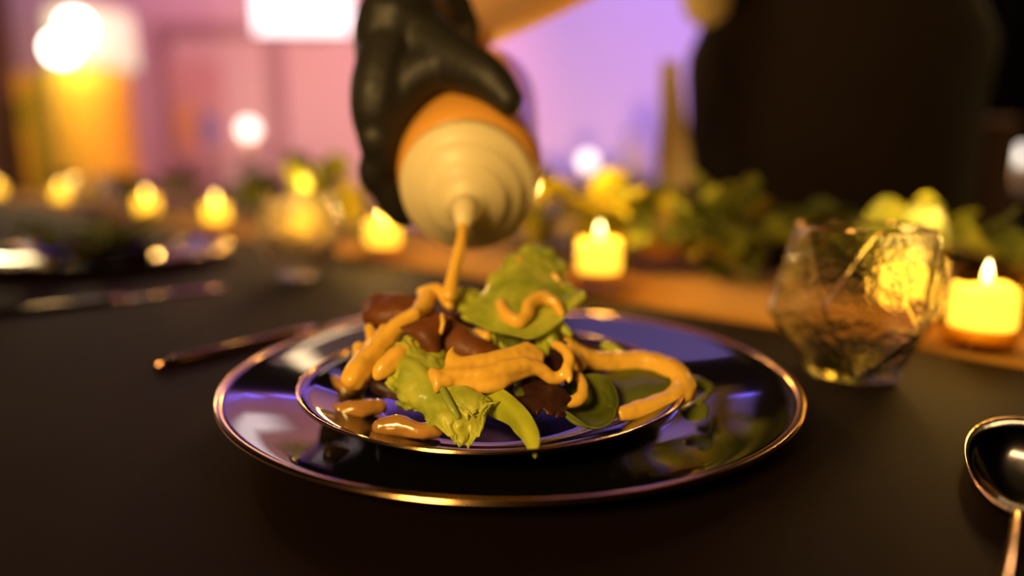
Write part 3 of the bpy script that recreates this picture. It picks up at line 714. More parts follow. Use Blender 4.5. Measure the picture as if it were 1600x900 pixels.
b.append(ball(HD + qh @ Vector((0, -0.045, -0.060)), 0.062, 20, (0.88, 0.95, 0.95), qh))
b.append(chain([HD + qh @ Vector((0, -0.098, 0.012)), HD + qh @ Vector((0, -0.118, -0.028))], [0.010, 0.015]))
for s in (-1, 1): b.append(ball(HD + qh @ Vector((s * 0.080, 0.01, -0.005)), 0.026, 14, (0.45, 0.8, 1.2), qh))
for s, fo in ((-1, 0.03), (1, -0.03)):
    hip = H + Rt * s * 0.085 - Vector((0, 0, 0.06)); kn = hip + Fd * 0.01 + Vector((0, 0, -0.42)); an = kn - Fd * 0.04 + Vector((0, 0, -0.40))
    b.append(chain([hip, hip.lerp(kn, 0.5), kn, kn.lerp(an, 0.35), an], [0.092, 0.076, 0.058, 0.056, 0.04])); b.append(chain([an + Vector((0, 0, -0.03)), an + Fd * 0.15 + Vector((0, 0, -0.045))], [0.042, 0.032]))
remeshed('body', join(*b), 0.0042, M['skin'], pr, 4)
g = hand(0.0008)
FW = WR.lerp(EL, 0.04)
g.append(chain([WR, FW], [0.032, 0.036]))
gl = remeshed('glove', join(*g), 0.0024, M['glove'], pr, 2); gl['label'] = 'black glove on the pouring hand'
sh = [chain([H - Rt * 0.05, H.lerp(CH, 0.5) - Rt * 0.06, CH - Rt * 0.075], [0.136, 0.124, 0.126]), chain([H + Rt * 0.05, H.lerp(CH, 0.5) + Rt * 0.06, CH + Rt * 0.075], [0.136, 0.124, 0.126]),
      chain([CH, CH.lerp(NK, 0.6)], [0.13, 0.10]), chain([SR, NK - Vector((0, 0, 0.055)), SL], [0.068, 0.070, 0.068]),
      chain([PY(1105, -90, 1.03), PY(1104, 2, 1.03)], [0.045, 0.036]), chain([SR, SR.lerp(EL, 0.6)], [0.068, 0.062]), chain([SL, SL.lerp(EL2, 0.7)], [0.068, 0.06])]
remeshed('shirt', join(*sh), 0.007, M['shirt'], pr, 4)
tr = []
for s in (-1, 1):
    hip = H + Rt * s * 0.085 - Vector((0, 0, 0.06)); kn = hip + Fd * 0.01 + Vector((0, 0, -0.42)); an = kn - Fd * 0.04 + Vector((0, 0, -0.40))
    tr.append(chain([hip + Vector((0, 0, 0.06)), hip, hip.lerp(kn, 0.5), kn, an + Vector((0, 0, 0.02))], [0.10, 0.106, 0.09, 0.075, 0.066]))
remeshed('trousers', join(*tr), 0.008, M['trousers'], pr, 4)
for s in (-1, 1):
    hip = H + Rt * s * 0.085 - Vector((0, 0, 0.06)); an = hip + Fd * -0.03 + Vector((0, 0, -0.82))
    remeshed('shoe', chain([an + Vector((0, 0, -0.036)), an + Fd * 0.07 + Vector((0, 0, -0.04)), an + Fd * 0.155 + Vector((0, 0, -0.045))], [0.046, 0.044, 0.038]), 0.006, M['black_plastic'], pr, 3)
remeshed('hair', join(ball(HD + qh @ Vector((0, 0.016, 0.022)), 0.112, 22, (0.78, 0.90, 1.0), qh)), 0.006, M['hair'], pr, 2)
def apron():
    V = []; F = []; nz, na = 40, 36
    for j in range(nz + 1):
        z = 0.42 + (1.33 - 0.42) * j / nz
        k = max(0, (z - H.z) / (CH.z - H.z)); c = Vector((H.x, H.y, z)).lerp(Vector((CH.x, CH.y, z)), min(k, 1.25)) if k > 0 else Vector((H.x, H.y, z))
        hw = 0.218 if z < 1.05 else 0.218 - 0.115 * min(1, (z - 1.05) / 0.20)
        dp = 0.165; am = 84 if z < 1.06 else 84
        for i in range(na + 1):
            a = R(-am + 2 * am * i / na)
            rip = 0.004 * math.sin(a * 9) * max(0, (1.0 - z))
            V.append(c + Rt * math.sin(a) * hw + Fd * (math.cos(a) * dp + rip + 0.006))
    for j in range(nz):
        for i in range(na):
            a = j * (na + 1) + i; F.append((a, a + 1, a + na + 2, a + na + 1))
    o = link_mesh('apron', V, F, M['apron'], pr); s = o.modifiers.new('thick', 'SOLIDIFY'); s.thickness = 0.003
    o['label'] = 'black bib apron'; return o
apron()
def towel():
    V = []; F = []; c = PY(1058, 222, 1.06)
    a = PY(1050, 95, 1.055); bq = PY(1056, 335, 1.05)
    for j in range(15):
        p = a.lerp(bq, j / 14)
        for i in range(9):
            s = (i / 8 - 0.5)
            V.append(p + Rt * (-s * 0.052 * (0.45 + 0.55 * min(1, j / 9))) + Fd * 0.006 * math.sin(i * 1.7 + j * 0.2))
    for j in range(14):
        for i in range(8):
            q = j * 9 + i; F.append((q, q + 1, q + 10, q + 9))
    o = link_mesh('towel', V, F, M['towel'], None, True, bq); s = o.modifiers.new('thick', 'SOLIDIFY'); s.thickness = 0.005
    return tag(o, 'cream towel hanging down beside the black apron', 'towel')
towel()

# ------------------------------------------------------------------ faceted glasses
def make_glass(label):
    t = thing('stemless_glass', (0, 0, 0), label, 'glass', 'faceted stemless glasses')
    n = 6
    def ring(r, z, rot, alt=0.0): return [Vector((r * math.cos(2 * math.pi * (k + rot) / n), r * math.sin(2 * math.pi * (k + rot) / n), z + alt * (1 if k % 2 else -1))) for k in range(n)]
    def shell(dr, zb):
        top = ring(0.0450 - dr, 0.101, 0.0); mid = ring(0.0560 - dr, 0.048, 0.5, 0.007); low = ring(0.030 - dr, zb, 0.0)
        return top, mid, low
    o_t, o_m, o_l = shell(0, 0.0); i_t, i_m, i_l = shell(0.0024, 0.007)
    V = o_t + o_m + o_l + i_t + i_m + i_l; F = []
    def bands(a, b, c, flip):
        for k in range(n):
            k1 = (k + 1) % n
            q = [(a + k, b + k, a + k1), (b + k, b + k1, a + k1), (b + k, c + k1, b + k1), (b + (k - 1) % n, c + k, b + k)]
            for f_ in q: F.append(tuple(reversed(f_)) if flip else f_)
        for k in range(n): pass
    for base, flip in ((0, True), (18, False)):
        a, b_, c = base, base + 6, base + 12
        for k in range(n):
            k1 = (k + 1) % n
            for f_ in ((a + k, a + k1, b_ + k), (b_ + k, a + k1, b_ + k1), (b_ + k, b_ + k1, c + k1), (b_ + k, c + k1, c + k)):
                F.append(f_ if flip else tuple(reversed(f_)))
    F.append((12, 13, 14, 15, 16, 17)); F.append((35, 34, 33, 32, 31, 30))
    for k in range(n): F.append((k, 18 + k, 18 + (k + 1) % n, (k + 1) % n))
    o = link_mesh('bowl', V, F, M['glass'], t, False)
    bm = bmesh.new(); bm.from_mesh(o.data); bmesh.ops.recalc_face_normals(bm, faces=bm.faces); bm.to_mesh(o.data); bm.free()
    bevel(o, 0.0007, 2)
    rr = [Vector((0.0440 * math.cos(2 * math.pi * k / n), 0.0440 * math.sin(2 * math.pi * k / n), 0.1012)) for k in range(n + 1)]
    v, f = join(*[tube([rr[k], rr[k + 1]], [0.0010, 0.0010], 8) for k in range(n)])
    rim = link_mesh('gilded_rim', v, f, M['gold'], t); rim['label'] = 'thin copper-gold rim line'
    return t
GP = PZ(1326, 585, 0)
gl0 = make_glass('clear faceted stemless glass right of the plate, beside the nearest candle')
gl0.location = (GP.x, GP.y, TZ + 0.0012); gl0.scale = (0.95,) * 3; gl0.rotation_euler = (0, 0, R(14))
G2 = PZ(472, 432, 0)
copy_tree(gl0, (G2.x, G2.y, TZ + 0.0012), (0, 0, R(40)), 'clear faceted stemless glass by the second place setting, left of the bottle')
G3 = PZ(150, 338, 0)
copy_tree(gl0, (G3.x, G3.y, TZ + 0.0012), (0, 0, R(5)), 'clear faceted glass far down the table, before the yellow pedestal')

# ------------------------------------------------------------------ candles
def make_candle(label):
    t = thing('votive_candle', (0, 0, 0), label, 'candle', 'lit yellow votive candles along the runner')
    h = 0.066; r = 0.0275
    v, f = lathe([(0.0, 0.0), (r * 0.92, 0.0), (r, 0.004), (r, h), (r * 0.955, h), (r * 0.94, 0.010), (r * 0.90, 0.007), (0.0, 0.007)], 40)
    gl_ = link_mesh('glass_holder', v, f, M['amber_glass'], t); gl_['label'] = 'clear amber glass cup'
    rw = r * 0.86
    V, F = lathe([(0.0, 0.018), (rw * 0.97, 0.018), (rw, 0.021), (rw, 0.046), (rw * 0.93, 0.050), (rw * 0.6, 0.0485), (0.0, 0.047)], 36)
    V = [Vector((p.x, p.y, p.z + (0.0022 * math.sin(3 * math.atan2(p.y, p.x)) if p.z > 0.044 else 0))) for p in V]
    wx_ = link_mesh('wax', V, F, M['wax'], t); wx_['label'] = 'yellow wax with flame glow as emission'
    base = link_mesh('wax_base', *lathe([(0.0, 0.0075), (rw * 0.96, 0.0075), (rw * 0.97, 0.0178), (0.0, 0.0178)], 32), M['sauce'], t); base['label'] = 'unlit amber lower wax'
    link_mesh('wick', *tube([(0, 0, 0.046), (0.0006, 0, 0.053)], [0.0008, 0.0006], 6), M['wick'], t)
    link_mesh('flame', *lathe([(0.0, 0.0515), (0.0026, 0.054), (0.0036, 0.058), (0.0024, 0.064), (0.0, 0.071)], 14), M['flame'], t)
    return t
cands = [((1528, 548), 'lit yellow votive candle right of the near faceted glass'),
         ((1418, 500), 'lit yellow votive candle seen through the near faceted glass'),
         ((935, 452), 'lit yellow votive candle behind the salad, beside the peach flowers'),
         ((600, 404), 'lit yellow votive candle just left of the bottle'),
         ((473, 380), 'lit yellow votive candle seen through the second glass'),
         ((340, 361), 'lit yellow votive candle left of the second glass'),
         ((232, 345), 'lit yellow votive candle in front of the yellow pedestal'),
         ((98, 322), 'lit yellow votive candle left of the far glass'),
         ((-4, 312), 'farthest lit votive candle at the left edge')]
c0 = None; CPOS = []
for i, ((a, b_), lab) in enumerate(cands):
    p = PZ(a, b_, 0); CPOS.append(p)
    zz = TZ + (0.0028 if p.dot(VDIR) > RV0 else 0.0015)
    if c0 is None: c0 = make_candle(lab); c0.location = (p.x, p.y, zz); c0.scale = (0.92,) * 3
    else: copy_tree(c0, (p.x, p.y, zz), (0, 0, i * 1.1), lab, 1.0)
    light('candle_light', 'POINT', (p.x, p.y, TZ + 0.095), None, 0.55 if i < 2 else (1.3 if i < 4 else 0.7), (1.0, 0.56, 0.12), 0.012)

# ------------------------------------------------------------------ cutlery
def knife(p0, p1, label, wd=0.0055):
    """long tapering handle from p0 to p1 on the cloth, blade beyond"""
    t = thing('table_knife', p0, label, 'knife', 'copper table knives')
    d = (p1 - p0).normalized(); s = Vector((-d.y, d.x, 0)); L = 0.225
    def bar(a, b_, wa, wb, h): 
        V = []; F = []; n = 10
        for i in range(9):
            k = i / 8; p = p0 + d * (L * (a + (b_ - a) * k)); ww = wa + (wb - wa) * k
            for q in range(n):
                an = 2 * math.pi * q / n; V.append(p + s * math.cos(an) * ww + Vector((0, 0, 0.0012 + h + math.sin(an) * h)))
        for i in range(8):
            for q in range(n):
                x, y = i * n + q, i * n + (q + 1) % n; F.append((x, y, y + n, x + n))
        F.append(tuple(reversed(range(n)))); F.append(tuple(range(8 * n, 9 * n))); return V, F
    link_mesh('handle', *bar(0, 0.56, wd * 0.72, wd * 0.9, 0.003), M['copper'], t)
    link_mesh('blade', *bar(0.56, 1.0, wd * 0.9, wd * 1.5, 0.0012), M['copper'], t)
    return t
a = PZ(244, 580, 0); b_ = PZ(556, 506, 0)
knife(a, b_, 'slim copper knife lying left of the charger with salad')
a = PZ(-60, 503, 0); b_ = PZ(400, 446, 0)
knife(a, b_, 'copper knife beside the second place setting at the far left', 0.007)
def spoon():
    c = PZ(1606, 738, 0.004); e = PZ(1580, 905, 0.004); nk = PZ(1590, 828, 0.004)
    d = (nk - c); d.z = 0; d.normalize(); s = Vector((-d.y, d.x, 0))
    t = thing('table_spoon', Vector((c.x, c.y, TZ + 0.001)), 'copper spoon with a dark reflection coloured into its bowl, lying right of the plate at the frame edge', 'spoon')
    La = (nk - c).length; Wa = 0.0235
    V = []; F = []; n = 40
    def outline(k, sc):
        an = 2 * math.pi * k / n; x = math.cos(an) * La * 0.98; y = math.sin(an) * Wa * (1 - 0.18 * math.cos(an))
        return c + d * x * sc + s * y * sc
    levs = [(0.0, 0.0012), (0.3, 0.0014), (0.6, 0.0026), (0.85, 0.0058), (1.0, 0.0085), (1.015, 0.0083), (0.99, 0.0070), (0.85, 0.0046), (0.6, 0.0014), (0.3, 0.0004), (0.0, 0.0002)]
    for sc, z in levs:
        for k in range(n):
            p = outline(k, max(sc, 1e-3)); V.append(Vector((p.x, p.y, TZ + 0.001 + z)))
    for i in range(len(levs) - 1):
        for k in range(n):
            x, y = i * n + k, i * n + (k + 1) % n; F.append((x, y, y + n, x + n))
    link_mesh('bowl', V, F, M['copper_dark_reflection'], t)
    ring = [outline(k, 1.008) for k in range(n + 1)]; ring = [Vector((p.x, p.y, TZ + 0.0096)) for p in ring]
    eg = link_mesh('rim', *tube(ring, [0.0006] * (n + 1), 6), M['copper'], t); eg['label'] = 'bright copper edge'
    h0 = c + d * La * 0.96 + Vector((0, 0, 0)); P = [Vector((h0.x, h0.y, TZ + 0.008)), Vector((nk.x, nk.y, TZ + 0.009)) + d * 0.012, Vector((nk.x, nk.y, TZ + 0.009)) + d * 0.05, Vector((nk.x, nk.y, TZ + 0.0055)) + d * 0.12]
    link_mesh('handle', *tube(P, [0.0032, 0.0026, 0.0030, 0.0048], 10, 14), M['bronze'], t)
spoon()

# ------------------------------------------------------------------ second place setting
S2 = PZ(165, 408, 0)
charger(Vector((S2.x, S2.y, TZ + 0.0004)), 'black charger plate with gold rim at the second place setting on the left')
salad_plate(Vector((S2.x, S2.y, TZ + 0.0042)), 'small black plate of greens at the second place setting on the left')
rnd = random.Random(3)
def loose_leaf(c, L, W, az, el, mat, name, curl=0.2):
    d = Vector((math.cos(az) * math.cos(el), math.sin(az) * math.cos(el), math.sin(el))); s = Vector((-math.sin(az), math.cos(az), 0)); n = d.cross(s)
    if n.z < 0: n = -n
    rails = []
    for q in (-1, -0.5, 0, 0.5, 1):
        rails.append([c + d * (L * k) + s * (q * W * math.sin(math.pi * min(0.98, k * 0.92 + 0.06)) ** 0.8) + n * (abs(q) * W * curl - L * 0.3 * (k * k)) for k in (0, 0.25, 0.5, 0.75, 1.0)])
    return patch(name, rails, mat, 10, 8, 0, 0.0015, 60, 0.002, 90, 0.0009, px=False, loc=c)
spots2 = ['left', 'front', 'right', 'back', 'top', 'middle', 'lower left', 'lower right', 'outer left', 'outer right', 'upper back', 'centre']
for k in range(12):
    an = k * 2.4; rr = 0.018 + 0.045 * (k % 4) / 3
    c = Vector((S2.x + rr * math.cos(an), S2.y + rr * math.sin(an), TZ + 0.014 + 0.010 * (k // 4)))
    o = loose_leaf(c, rnd.uniform(.05, .075), rnd.uniform(.016, .024), an + rnd.uniform(-.6, .6), rnd.uniform(0.25, 0.9), M['garland'] if k % 2 else M['garland_dark'], 'salad_leaf')
    tag(o, 'dark green salad leaf on the second plate at the left', 'salad leaf', 'leaves of the second salad')

# ------------------------------------------------------------------ garland on the runner
leaf_meshes = {}
def leaf_mesh(key, L, W, mat):
    V = []; F = []; nl, nw = 6, 4
    for i in range(nl + 1):
        k = i / nl; ww = W * math.sin(math.pi * (0.04 + 0.94 * k)) ** 0.75
        for j in range(nw + 1):
            q = 2 * j / nw - 1
            V.append((L * k, ww * q, 0.18 * W * q * q - 0.10 * L * k * k))
    for i in range(nl):
        for j in range(nw):
            a = i * (nw + 1) + j; F.append((a, a + nw + 1, a + nw + 2, a + 1))
    me = bpy.data.meshes.new('leaf'); me.from_pydata(V, [], F); me.materials.append(mat)
    for p in me.polygons: p.use_smooth = True
    leaf_meshes[key] = me
for i, mt in enumerate(('garland', 'garland_dark', 'garland_candlelit')):
    leaf_mesh((mt, 0), 0.050, 0.019, M[mt]); leaf_mesh((mt, 1), 0.036, 0.0165, M[mt]); leaf_mesh((mt, 2), 0.062, 0.015, M[mt])
BLOCK = [(p.x, p.y) for p in CPOS]
def near_cand(p, m=0.042): return any((p.x - a) ** 2 + (p.y - b) ** 2 < m * m for a, b in BLOCK)
rg = random.Random(11)
def branch(base, az, L, H_, nleaf, mats, label, big=1.0):
    t = thing('leafy_branch', base, label, 'greenery', 'leafy branches laid along the runner')
    d = Vector((math.cos(az), math.sin(az), 0)); s = Vector((-d.y, d.x, 0))
    P = [base + Vector((0, 0, 0.006)), base + d * L * 0.35 + Vector((0, 0, H_ * 0.7)), base + d * L * 0.7 + Vector((0, 0, H_)), base + d * L + Vector((0, 0, H_ * 0.8))]
    link_mesh('stem', *tube(P, [0.0026, 0.0022, 0.0018, 0.001], 6, 10), M['stem'], t)
    for k in range(nleaf):
        q = cr(P, 0.05 + 0.95 * k / (nleaf - 1))
        side = 1 if k % 2 else -1
        a2 = az + side * rg.uniform(0.5, 1.7); el = rg.uniform(-0.15, 1.1)
        sc = big * rg.uniform(0.75, 1.2)
        tipp = q + Vector((math.cos(a2) * math.cos(el), math.sin(a2) * math.cos(el), math.sin(el))) * 0.05 * sc
        if near_cand(tipp) or near_cand(q, 0.036): el = 1.2
        if tipp.z < TZ + 0.01: el = 0.5
        o = bpy.data.objects.new('leaf', leaf_meshes[(rg.choice(mats), rg.choice((0, 0, 1, 1, 2)))]); COL.objects.link(o); o.parent = t
        o.location = q - base; o.rotation_euler = (rg.uniform(-0.9, 0.9), -el, a2); o.scale = (sc,) * 3
    return t
GV = V0 + 0.165
specs = [(-0.05, 'behind the near faceted glass'), (0.10, 'left of the near faceted glass'), (0.24, 'before the black apron'), (0.40, 'right of the peach rose'), (0.56, 'behind the salad'),
         (0.74, 'behind the squeeze bottle'), (0.92, 'left of the squeeze bottle'), (1.12, 'behind the second glass'), (1.34, 'left of the second glass'), (1.62, 'before the white door'), (1.95, 'before the yellow pedestal'), (2.35, 'far down the table'), (2.8, 'farthest down the table')]
UB = B_.dot(UDIR)
for i, (du, lab) in enumerate(specs):
    for m_ in range(2):
        base = UV(UB + du + m_ * 0.07, GV + (0.05 if m_ else -0.03) + rg.uniform(-0.02, 0.02), 0.003)
        if near_cand(base, 0.05): base = base + VDIR * 0.06
        mats = ['garland', 'garland_dark', 'garland'] if i not in (3, 4, 5, 6) else ['garland', 'garland_candlelit', 'garland']
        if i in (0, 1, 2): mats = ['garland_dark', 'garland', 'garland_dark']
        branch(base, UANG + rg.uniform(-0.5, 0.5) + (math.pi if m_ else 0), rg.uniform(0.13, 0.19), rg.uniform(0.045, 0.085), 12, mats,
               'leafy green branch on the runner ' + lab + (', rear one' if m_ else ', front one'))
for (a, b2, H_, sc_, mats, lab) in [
    (905, 418, 0.10, 1.25, ['garland_candlelit', 'garland', 'garland_candlelit'], 'upright sprig with candlelight coloured into its leaves, behind the candle by the salad'),
    (855, 412, 0.085, 1.1, ['garland', 'garland_candlelit'], 'upright leafy sprig just right of the bottle cap'),
    (985, 424, 0.085, 1.35, ['garland_candlelit', 'garland_candlelit', 'garland'], 'upright broad leaved sprig left of the peach rose'),
    (1085, 425, 0.085, 1.3, ['garland', 'garland', 'garland_candlelit'], 'upright green sprig right of the peach rose, before the towel'),
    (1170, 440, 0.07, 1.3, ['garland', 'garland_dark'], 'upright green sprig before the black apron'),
    (565, 385, 0.11, 1.2, ['garland_candlelit', 'garland'], 'upright sprig with candlelight coloured into its leaves, behind the candle left of the bottle'),
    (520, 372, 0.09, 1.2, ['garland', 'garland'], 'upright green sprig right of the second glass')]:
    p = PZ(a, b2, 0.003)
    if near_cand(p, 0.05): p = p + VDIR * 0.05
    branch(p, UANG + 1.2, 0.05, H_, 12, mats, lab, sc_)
# peach roses among the leaves
def rose(loc, r, label):
    t = thing('peach_rose', loc, label, 'flower', 'peach roses in the garland')
    link_mesh('stem', *tube([loc + Vector((0, 0, 0)), loc + Vector((0.003, 0, 0.02)), loc + Vector((0, 0, r * 0.8 + 0.012))], [0.002, 0.002, 0.003], 6, 6), M['stem'], t)
    c = loc + Vector((0, 0, r + 0.012))
    for ringi, (n, rad, tilt) in enumerate(((3, 0.35, 1.45), (5, 0.62, 1.15), (6, 0.9, 0.8))):
        for k in range(n):
            a = 2 * math.pi * (k + 0.4 * ringi) / n; V = []; F = []
            for i in range(6):
                th = -0.9 + (tilt + 0.75) * i / 5
                for j in range(7):
                    ph = a + (j / 6 - 0.5) * 2 * math.pi / n * 1.5
                    rr = r * rad * (1 + 0.10 * (i / 5) ** 2)
                    V.append(c + Vector((rr * math.cos(th) * math.cos(ph), rr * math.cos(th) * math.sin(ph), r * 0.95 * math.sin(th))))
            for i in range(5):
                for j in range(6):
                    q = i * 7 + j; F.append((q, q + 1, q + 8, q + 7))
            o = link_mesh('petal', V, F, M['petal'], t); s = o.modifiers.new('thick', 'SOLIDIFY'); s.thickness = 0.0007
p = PZ(1030, 432, 0); rose(Vector((p.x, p.y, TZ + 0.003)), 0.034, 'peach rose with open petals on the runner right of the candle behind the salad')
p = PZ(1105, 425, 0); rose(Vector((p.x, p.y, TZ + 0.003)), 0.028, 'smaller peach rose tucked in leaves before the black apron')

# ------------------------------------------------------------------ things in the room behind
# draped pedestal with a lit lamp
pc = PY(150, 249, 3.9); W_ = 0.40
pd = thing('draped_pedestal', (pc.x, pc.y, 0), 'tall pedestal draped in yellow cloth, lit from above', 'pedestal')
ztop = PY(150, 112, 3.9).z
V = []; F = []
for j in range(13):
    z = ztop * j / 12
    for k in range(72):
        a = 2 * math.pi * k / 72; r = 0.205 + 0.010 * math.sin(a * 12) * (1 - 0.6 * j / 12) + 0.02 * (1 - j / 12)
        V.append(Vector((pc.x + r * math.cos(a), pc.y + r * math.sin(a), z)))
for j in range(12):
    for k in range(72):
        a, b2 = j * 72 + k, j * 72 + (k + 1) % 72; F.append((a, b2, b2 + 72, a + 72))
F.append(tuple(range(12 * 72, 13 * 72)))
link_mesh('drape', V, F, M['yellow_cloth'], pd)
lc = PY(150, 114, 3.9)
lp = thing('table_lamp', (lc.x, lc.y, ztop), 'wide cream lamp with two bright bulbs on the yellow pedestal', 'lamp')
zb = ztop; zt = PY(140, 20, 3.9).z
link_mesh('lamp_base', *lathe([(0.0, zb + 0.001), (0.12, zb + 0.001), (0.12, zb + 0.012), (0.02, zb + 0.02), (0.02, zb + 0.03), (0.0, zb + 0.03)], 32, None, (lc.x, lc.y, 0)), M['gold'], lp)
link_mesh('lamp_shade', *lathe([(0.0, zb + 0.055), (0.215, zb + 0.03), (0.205, zt), (0.0, zt)], 48, None, (lc.x, lc.y, 0)), M['shade'], lp)
for (a, b2) in ((118, 42), (94, 76)):
    q = PY(a, b2, 3.58); 
    link_mesh('bulb', *ball(q, 0.070, 20), M['bulb'], lp)
    link_mesh('bulb_arm', *tube([q + Vector((0, 0.05, 0.0)), q + Vector((0.0, 0.16, 0))], [0.012, 0.012], 8), M['gold'], lp)
light('pedestal_lamp_light', 'POINT', (lc.x + 0.1, lc.y - 0.75, zb + 0.15), None, 17, (1.0, 0.74, 0.34), 0.08)
# narrow yellow drapes beside the pedestal
def drape(px0, px1, y, mat, label, zt, zb=0.01, name='drape_panel', cat='drape'):
    a, b2 = PY(px0, 249, y).x, PY(px1, 249, y).x; V = []; F = []; n = 48
    for z in (zb, (zb + zt) / 2, zt):
        for i in range(n + 1):
            V.append((a + (b2 - a) * i / n, y + 0.035 * math.sin(i * 0.9), z))
    for j in range(2):
        for i in range(n):
            q = j * (n + 1) + i; F.append((q, q + 1, q + n + 2, q + n + 1))
    o = link_mesh(name, V, F, mat, None, True, ((a + b2) / 2, y, zb)); s = o.modifiers.new('thick', 'SOLIDIFY'); s.thickness = 0.006
    return tag(o, label, cat)
drape(40, 78, 4.1, M['yellow_cloth'], 'narrow golden drape hanging left of the yellow pedestal', PY(60, 112, 4.1).z)
drape(-60, 45, 4.45, M['brown_fabric'], 'brown drape hanging at the far left of the room', 2.38)
drape(1496, 1900, 3.3, M['black_drape'], 'black drape hanging behind the server at the right', 2.38)
# screen
a = PY(386, -90, 4.70); b2 = PY(540, -90, 4.70); zb = PY(460, 50, 4.70).z
sc = thing('wall_screen', ((a.x + b2.x) / 2, 4.74, zb), 'lit white screen high on the pink wall', 'screen')
o = link_mesh('screen_frame', *box(((a.x + b2.x) / 2, 4.765, zb + 0.15), (b2.x - a.x + 0.03, 0.05, 0.33)), M['black_plastic'], sc, False)
link_mesh('display', *box(((a.x + b2.x) / 2, 4.737, zb + 0.15), (b2.x - a.x, 0.008, 0.30)), M['screen'], sc, False)
# picture on the door's face
c = PY(305, 172, 4.70)
pf = thing('painting', (c.x, 4.72, PY(305, 235, 4.7).z), 'tan and blue painting leaning against the pale door', 'painting')
hh = PY(305, 80, 4.7).z - PY(305, 235, 4.7).z
link_mesh('canvas', *box((c.x, 4.73, c.z), (0.34, 0.03, hh)), M['canvas'], pf, False)
link_mesh('tan_area', *ball((c.x - 0.07, 4.712, c.z - 0.09), 0.09, 20, (1, 0.05, 1.9)), M['tan_paint'], pf)
link_mesh('blue_area', *ball((c.x + 0.08, 4.712, c.z - 0.13), 0.07, 20, (1, 0.05, 1.9)), M['blue_paint'], pf)
link_mesh('easel_post', *box((c.x, 4.735, (c.z - hh / 2) / 2), (0.30, 0.03, c.z - hh / 2 - 0.002)), M['mauve'], pf, False)
# sideboards and globe lamps
def sideboard(px0, px1, y, zt, label, mat):
    a, b2 = PY(px0, 249, y).x, PY(px1, 249, y).x
    t = thing('sideboard', ((a + b2) / 2, y, 0), label, 'sideboard')
    link_mesh('body', *box(((a + b2) / 2, y, 0.06 + (zt - 0.09) / 2), (b2 - a - 0.04, 0.36, zt - 0.09)), mat, t, False)
    link_mesh('top', *box(((a + b2) / 2, y, zt - 0.015), (b2 - a, 0.40, 0.03)), mat, t, False)
    n = 3
    for k in range(n):
        w_ = (b2 - a - 0.08) / n
        dd = link_mesh('door', *box((a + 0.04 + w_ * (k + 0.5), y - 0.187, 0.08 + (zt - 0.14) / 2), (w_ - 0.015, 0.016, zt - 0.14)), mat, t, False)
        link_mesh('knob', *ball((a + 0.04 + w_ * (k + 0.85), y - 0.204, zt * 0.6), 0.012), M['gold'], dd)
    for sx in (a + 0.06, b2 - 0.06):
        for sy in (-0.14, 0.14): link_mesh('leg', *box((sx, y + sy, 0.03), (0.04, 0.04, 0.06)), mat, t, False)
    return t
zs = PY(950, 280, 4.4).z
sideboard(830, 1072, 4.45, zs, 'dark wooden sideboard against the violet wall', M['wood'])
def globe(px, py, y, z0, r, label):
    c = PY(px, py, y)
    t = thing('globe_lamp', (c.x, c.y, z0), label, 'lamp', 'small white globe lamps')
    link_mesh('lamp_base', *lathe([(0.0, z0 + 0.0005), (0.05, z0 + 0.0005), (0.045, z0 + 0.012), (0.012, z0 + 0.02), (0.012, c.z - r * 0.9), (0.0, c.z - r * 0.9)], 24, None, (c.x, c.y, 0)), M['gold'], t)
    link_mesh('globe', *ball(c, r, 20), M['globe'], t)
    return t
globe(918, 252, 4.4, zs, 0.050, 'white globe lamp on the dark sideboard at the violet wall')
v0 = PY(995, 240, 4.4)
vs_ = thing('ceramic_vase', (v0.x, v0.y, zs), 'pale ceramic vase on the dark sideboard', 'vase')
link_mesh('vase_body', *lathe([(0.0, zs + 0.001), (0.06, zs + 0.001), (0.10, zs + 0.08), (0.105, zs + 0.15), (0.06, zs + 0.24), (0.045, zs + 0.28), (0.055, zs + 0.30), (0.045, zs + 0.29), (0.0, zs + 0.26)], 32, None, (v0.x, v0.y, 0)), M['ceramic'], vs_)
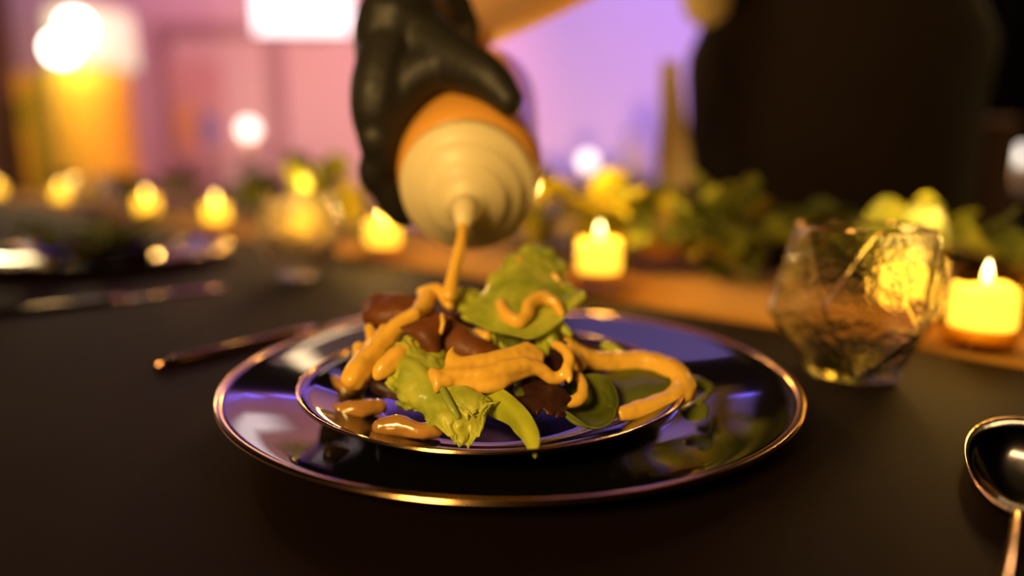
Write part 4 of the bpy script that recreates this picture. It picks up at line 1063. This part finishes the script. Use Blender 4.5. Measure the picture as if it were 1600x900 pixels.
def cocktail(px, y, zt, label):
    c = PY(px, 249, y); t = thing('cocktail_table', (c.x, c.y, 0), label, 'table', 'tall round side tables')
    link_mesh('tabletop', *lathe([(0.0, zt - 0.025), (0.2, zt - 0.025), (0.2, zt), (0.0, zt)], 40, None, (c.x, c.y, 0)), M['mauve'], t)
    link_mesh('post', *lathe([(0.03, 0.02), (0.03, zt - 0.024)], 20, None, (c.x, c.y, 0)), M['mauve'], t)
    link_mesh('foot', *lathe([(0.0, 0.0), (0.18, 0.0), (0.17, 0.018), (0.03, 0.021), (0.0, 0.021)], 32, None, (c.x, c.y, 0)), M['mauve'], t)
z1 = PY(388, 240, 4.3).z
cocktail(388, 4.3, z1, 'tall mauve side table before the pale door')
globe(388, 202, 4.3, z1, 0.058, 'white globe lamp before the pale door')
z2 = PY(1588, 290, 2.8).z
cocktail(1588, 2.8, z2, 'tall side table before the black drape')
globe(1590, 243, 2.8, z2, 0.038, 'white globe lamp before the black drape')
# chair seen beside the server
c = PY(1545, 249, 2.1); ch = thing('dining_chair', (c.x, c.y, 0), 'brown upholstered chair behind the near glass, right of the server', 'chair')
zt = PY(1545, 178, 2.1).z
bevel(link_mesh('backrest', *box((c.x, c.y + 0.2, (0.50 + zt) / 2), (0.44, 0.06, zt - 0.5)), M['brown_fabric'], ch, False), 0.02, 3)
bevel(link_mesh('seat', *box((c.x, c.y, 0.45), (0.44, 0.44, 0.08)), M['brown_fabric'], ch, False), 0.02, 3)
for sx in (-0.18, 0.18):
    for sy in (-0.18, 0.2): link_mesh('leg', *box((c.x + sx, c.y + sy, 0.205), (0.04, 0.04, 0.41)), M['wood'], ch, False)
# blue string of lights along the top of the back wall
sl = thing('string_lights', (0, 4.60, 2.30), 'string of small blue lights high along the back of the room', 'string lights')
link_mesh('cable', *tube([(-3.6, 4.66, 2.31), (-1.2, 4.66, 2.31), (1.2, 4.66, 2.31), (3.6, 4.66, 2.31)], [0.004] * 4, 6, 24), M['black_plastic'], sl)
for k in range(36):
    x = -3.5 + 7.0 * k / 35
    link_mesh('bulb', *ball((x, 4.64, 2.297), 0.016, 8, (2.2, 1, 1)), M['blue_led'], sl)
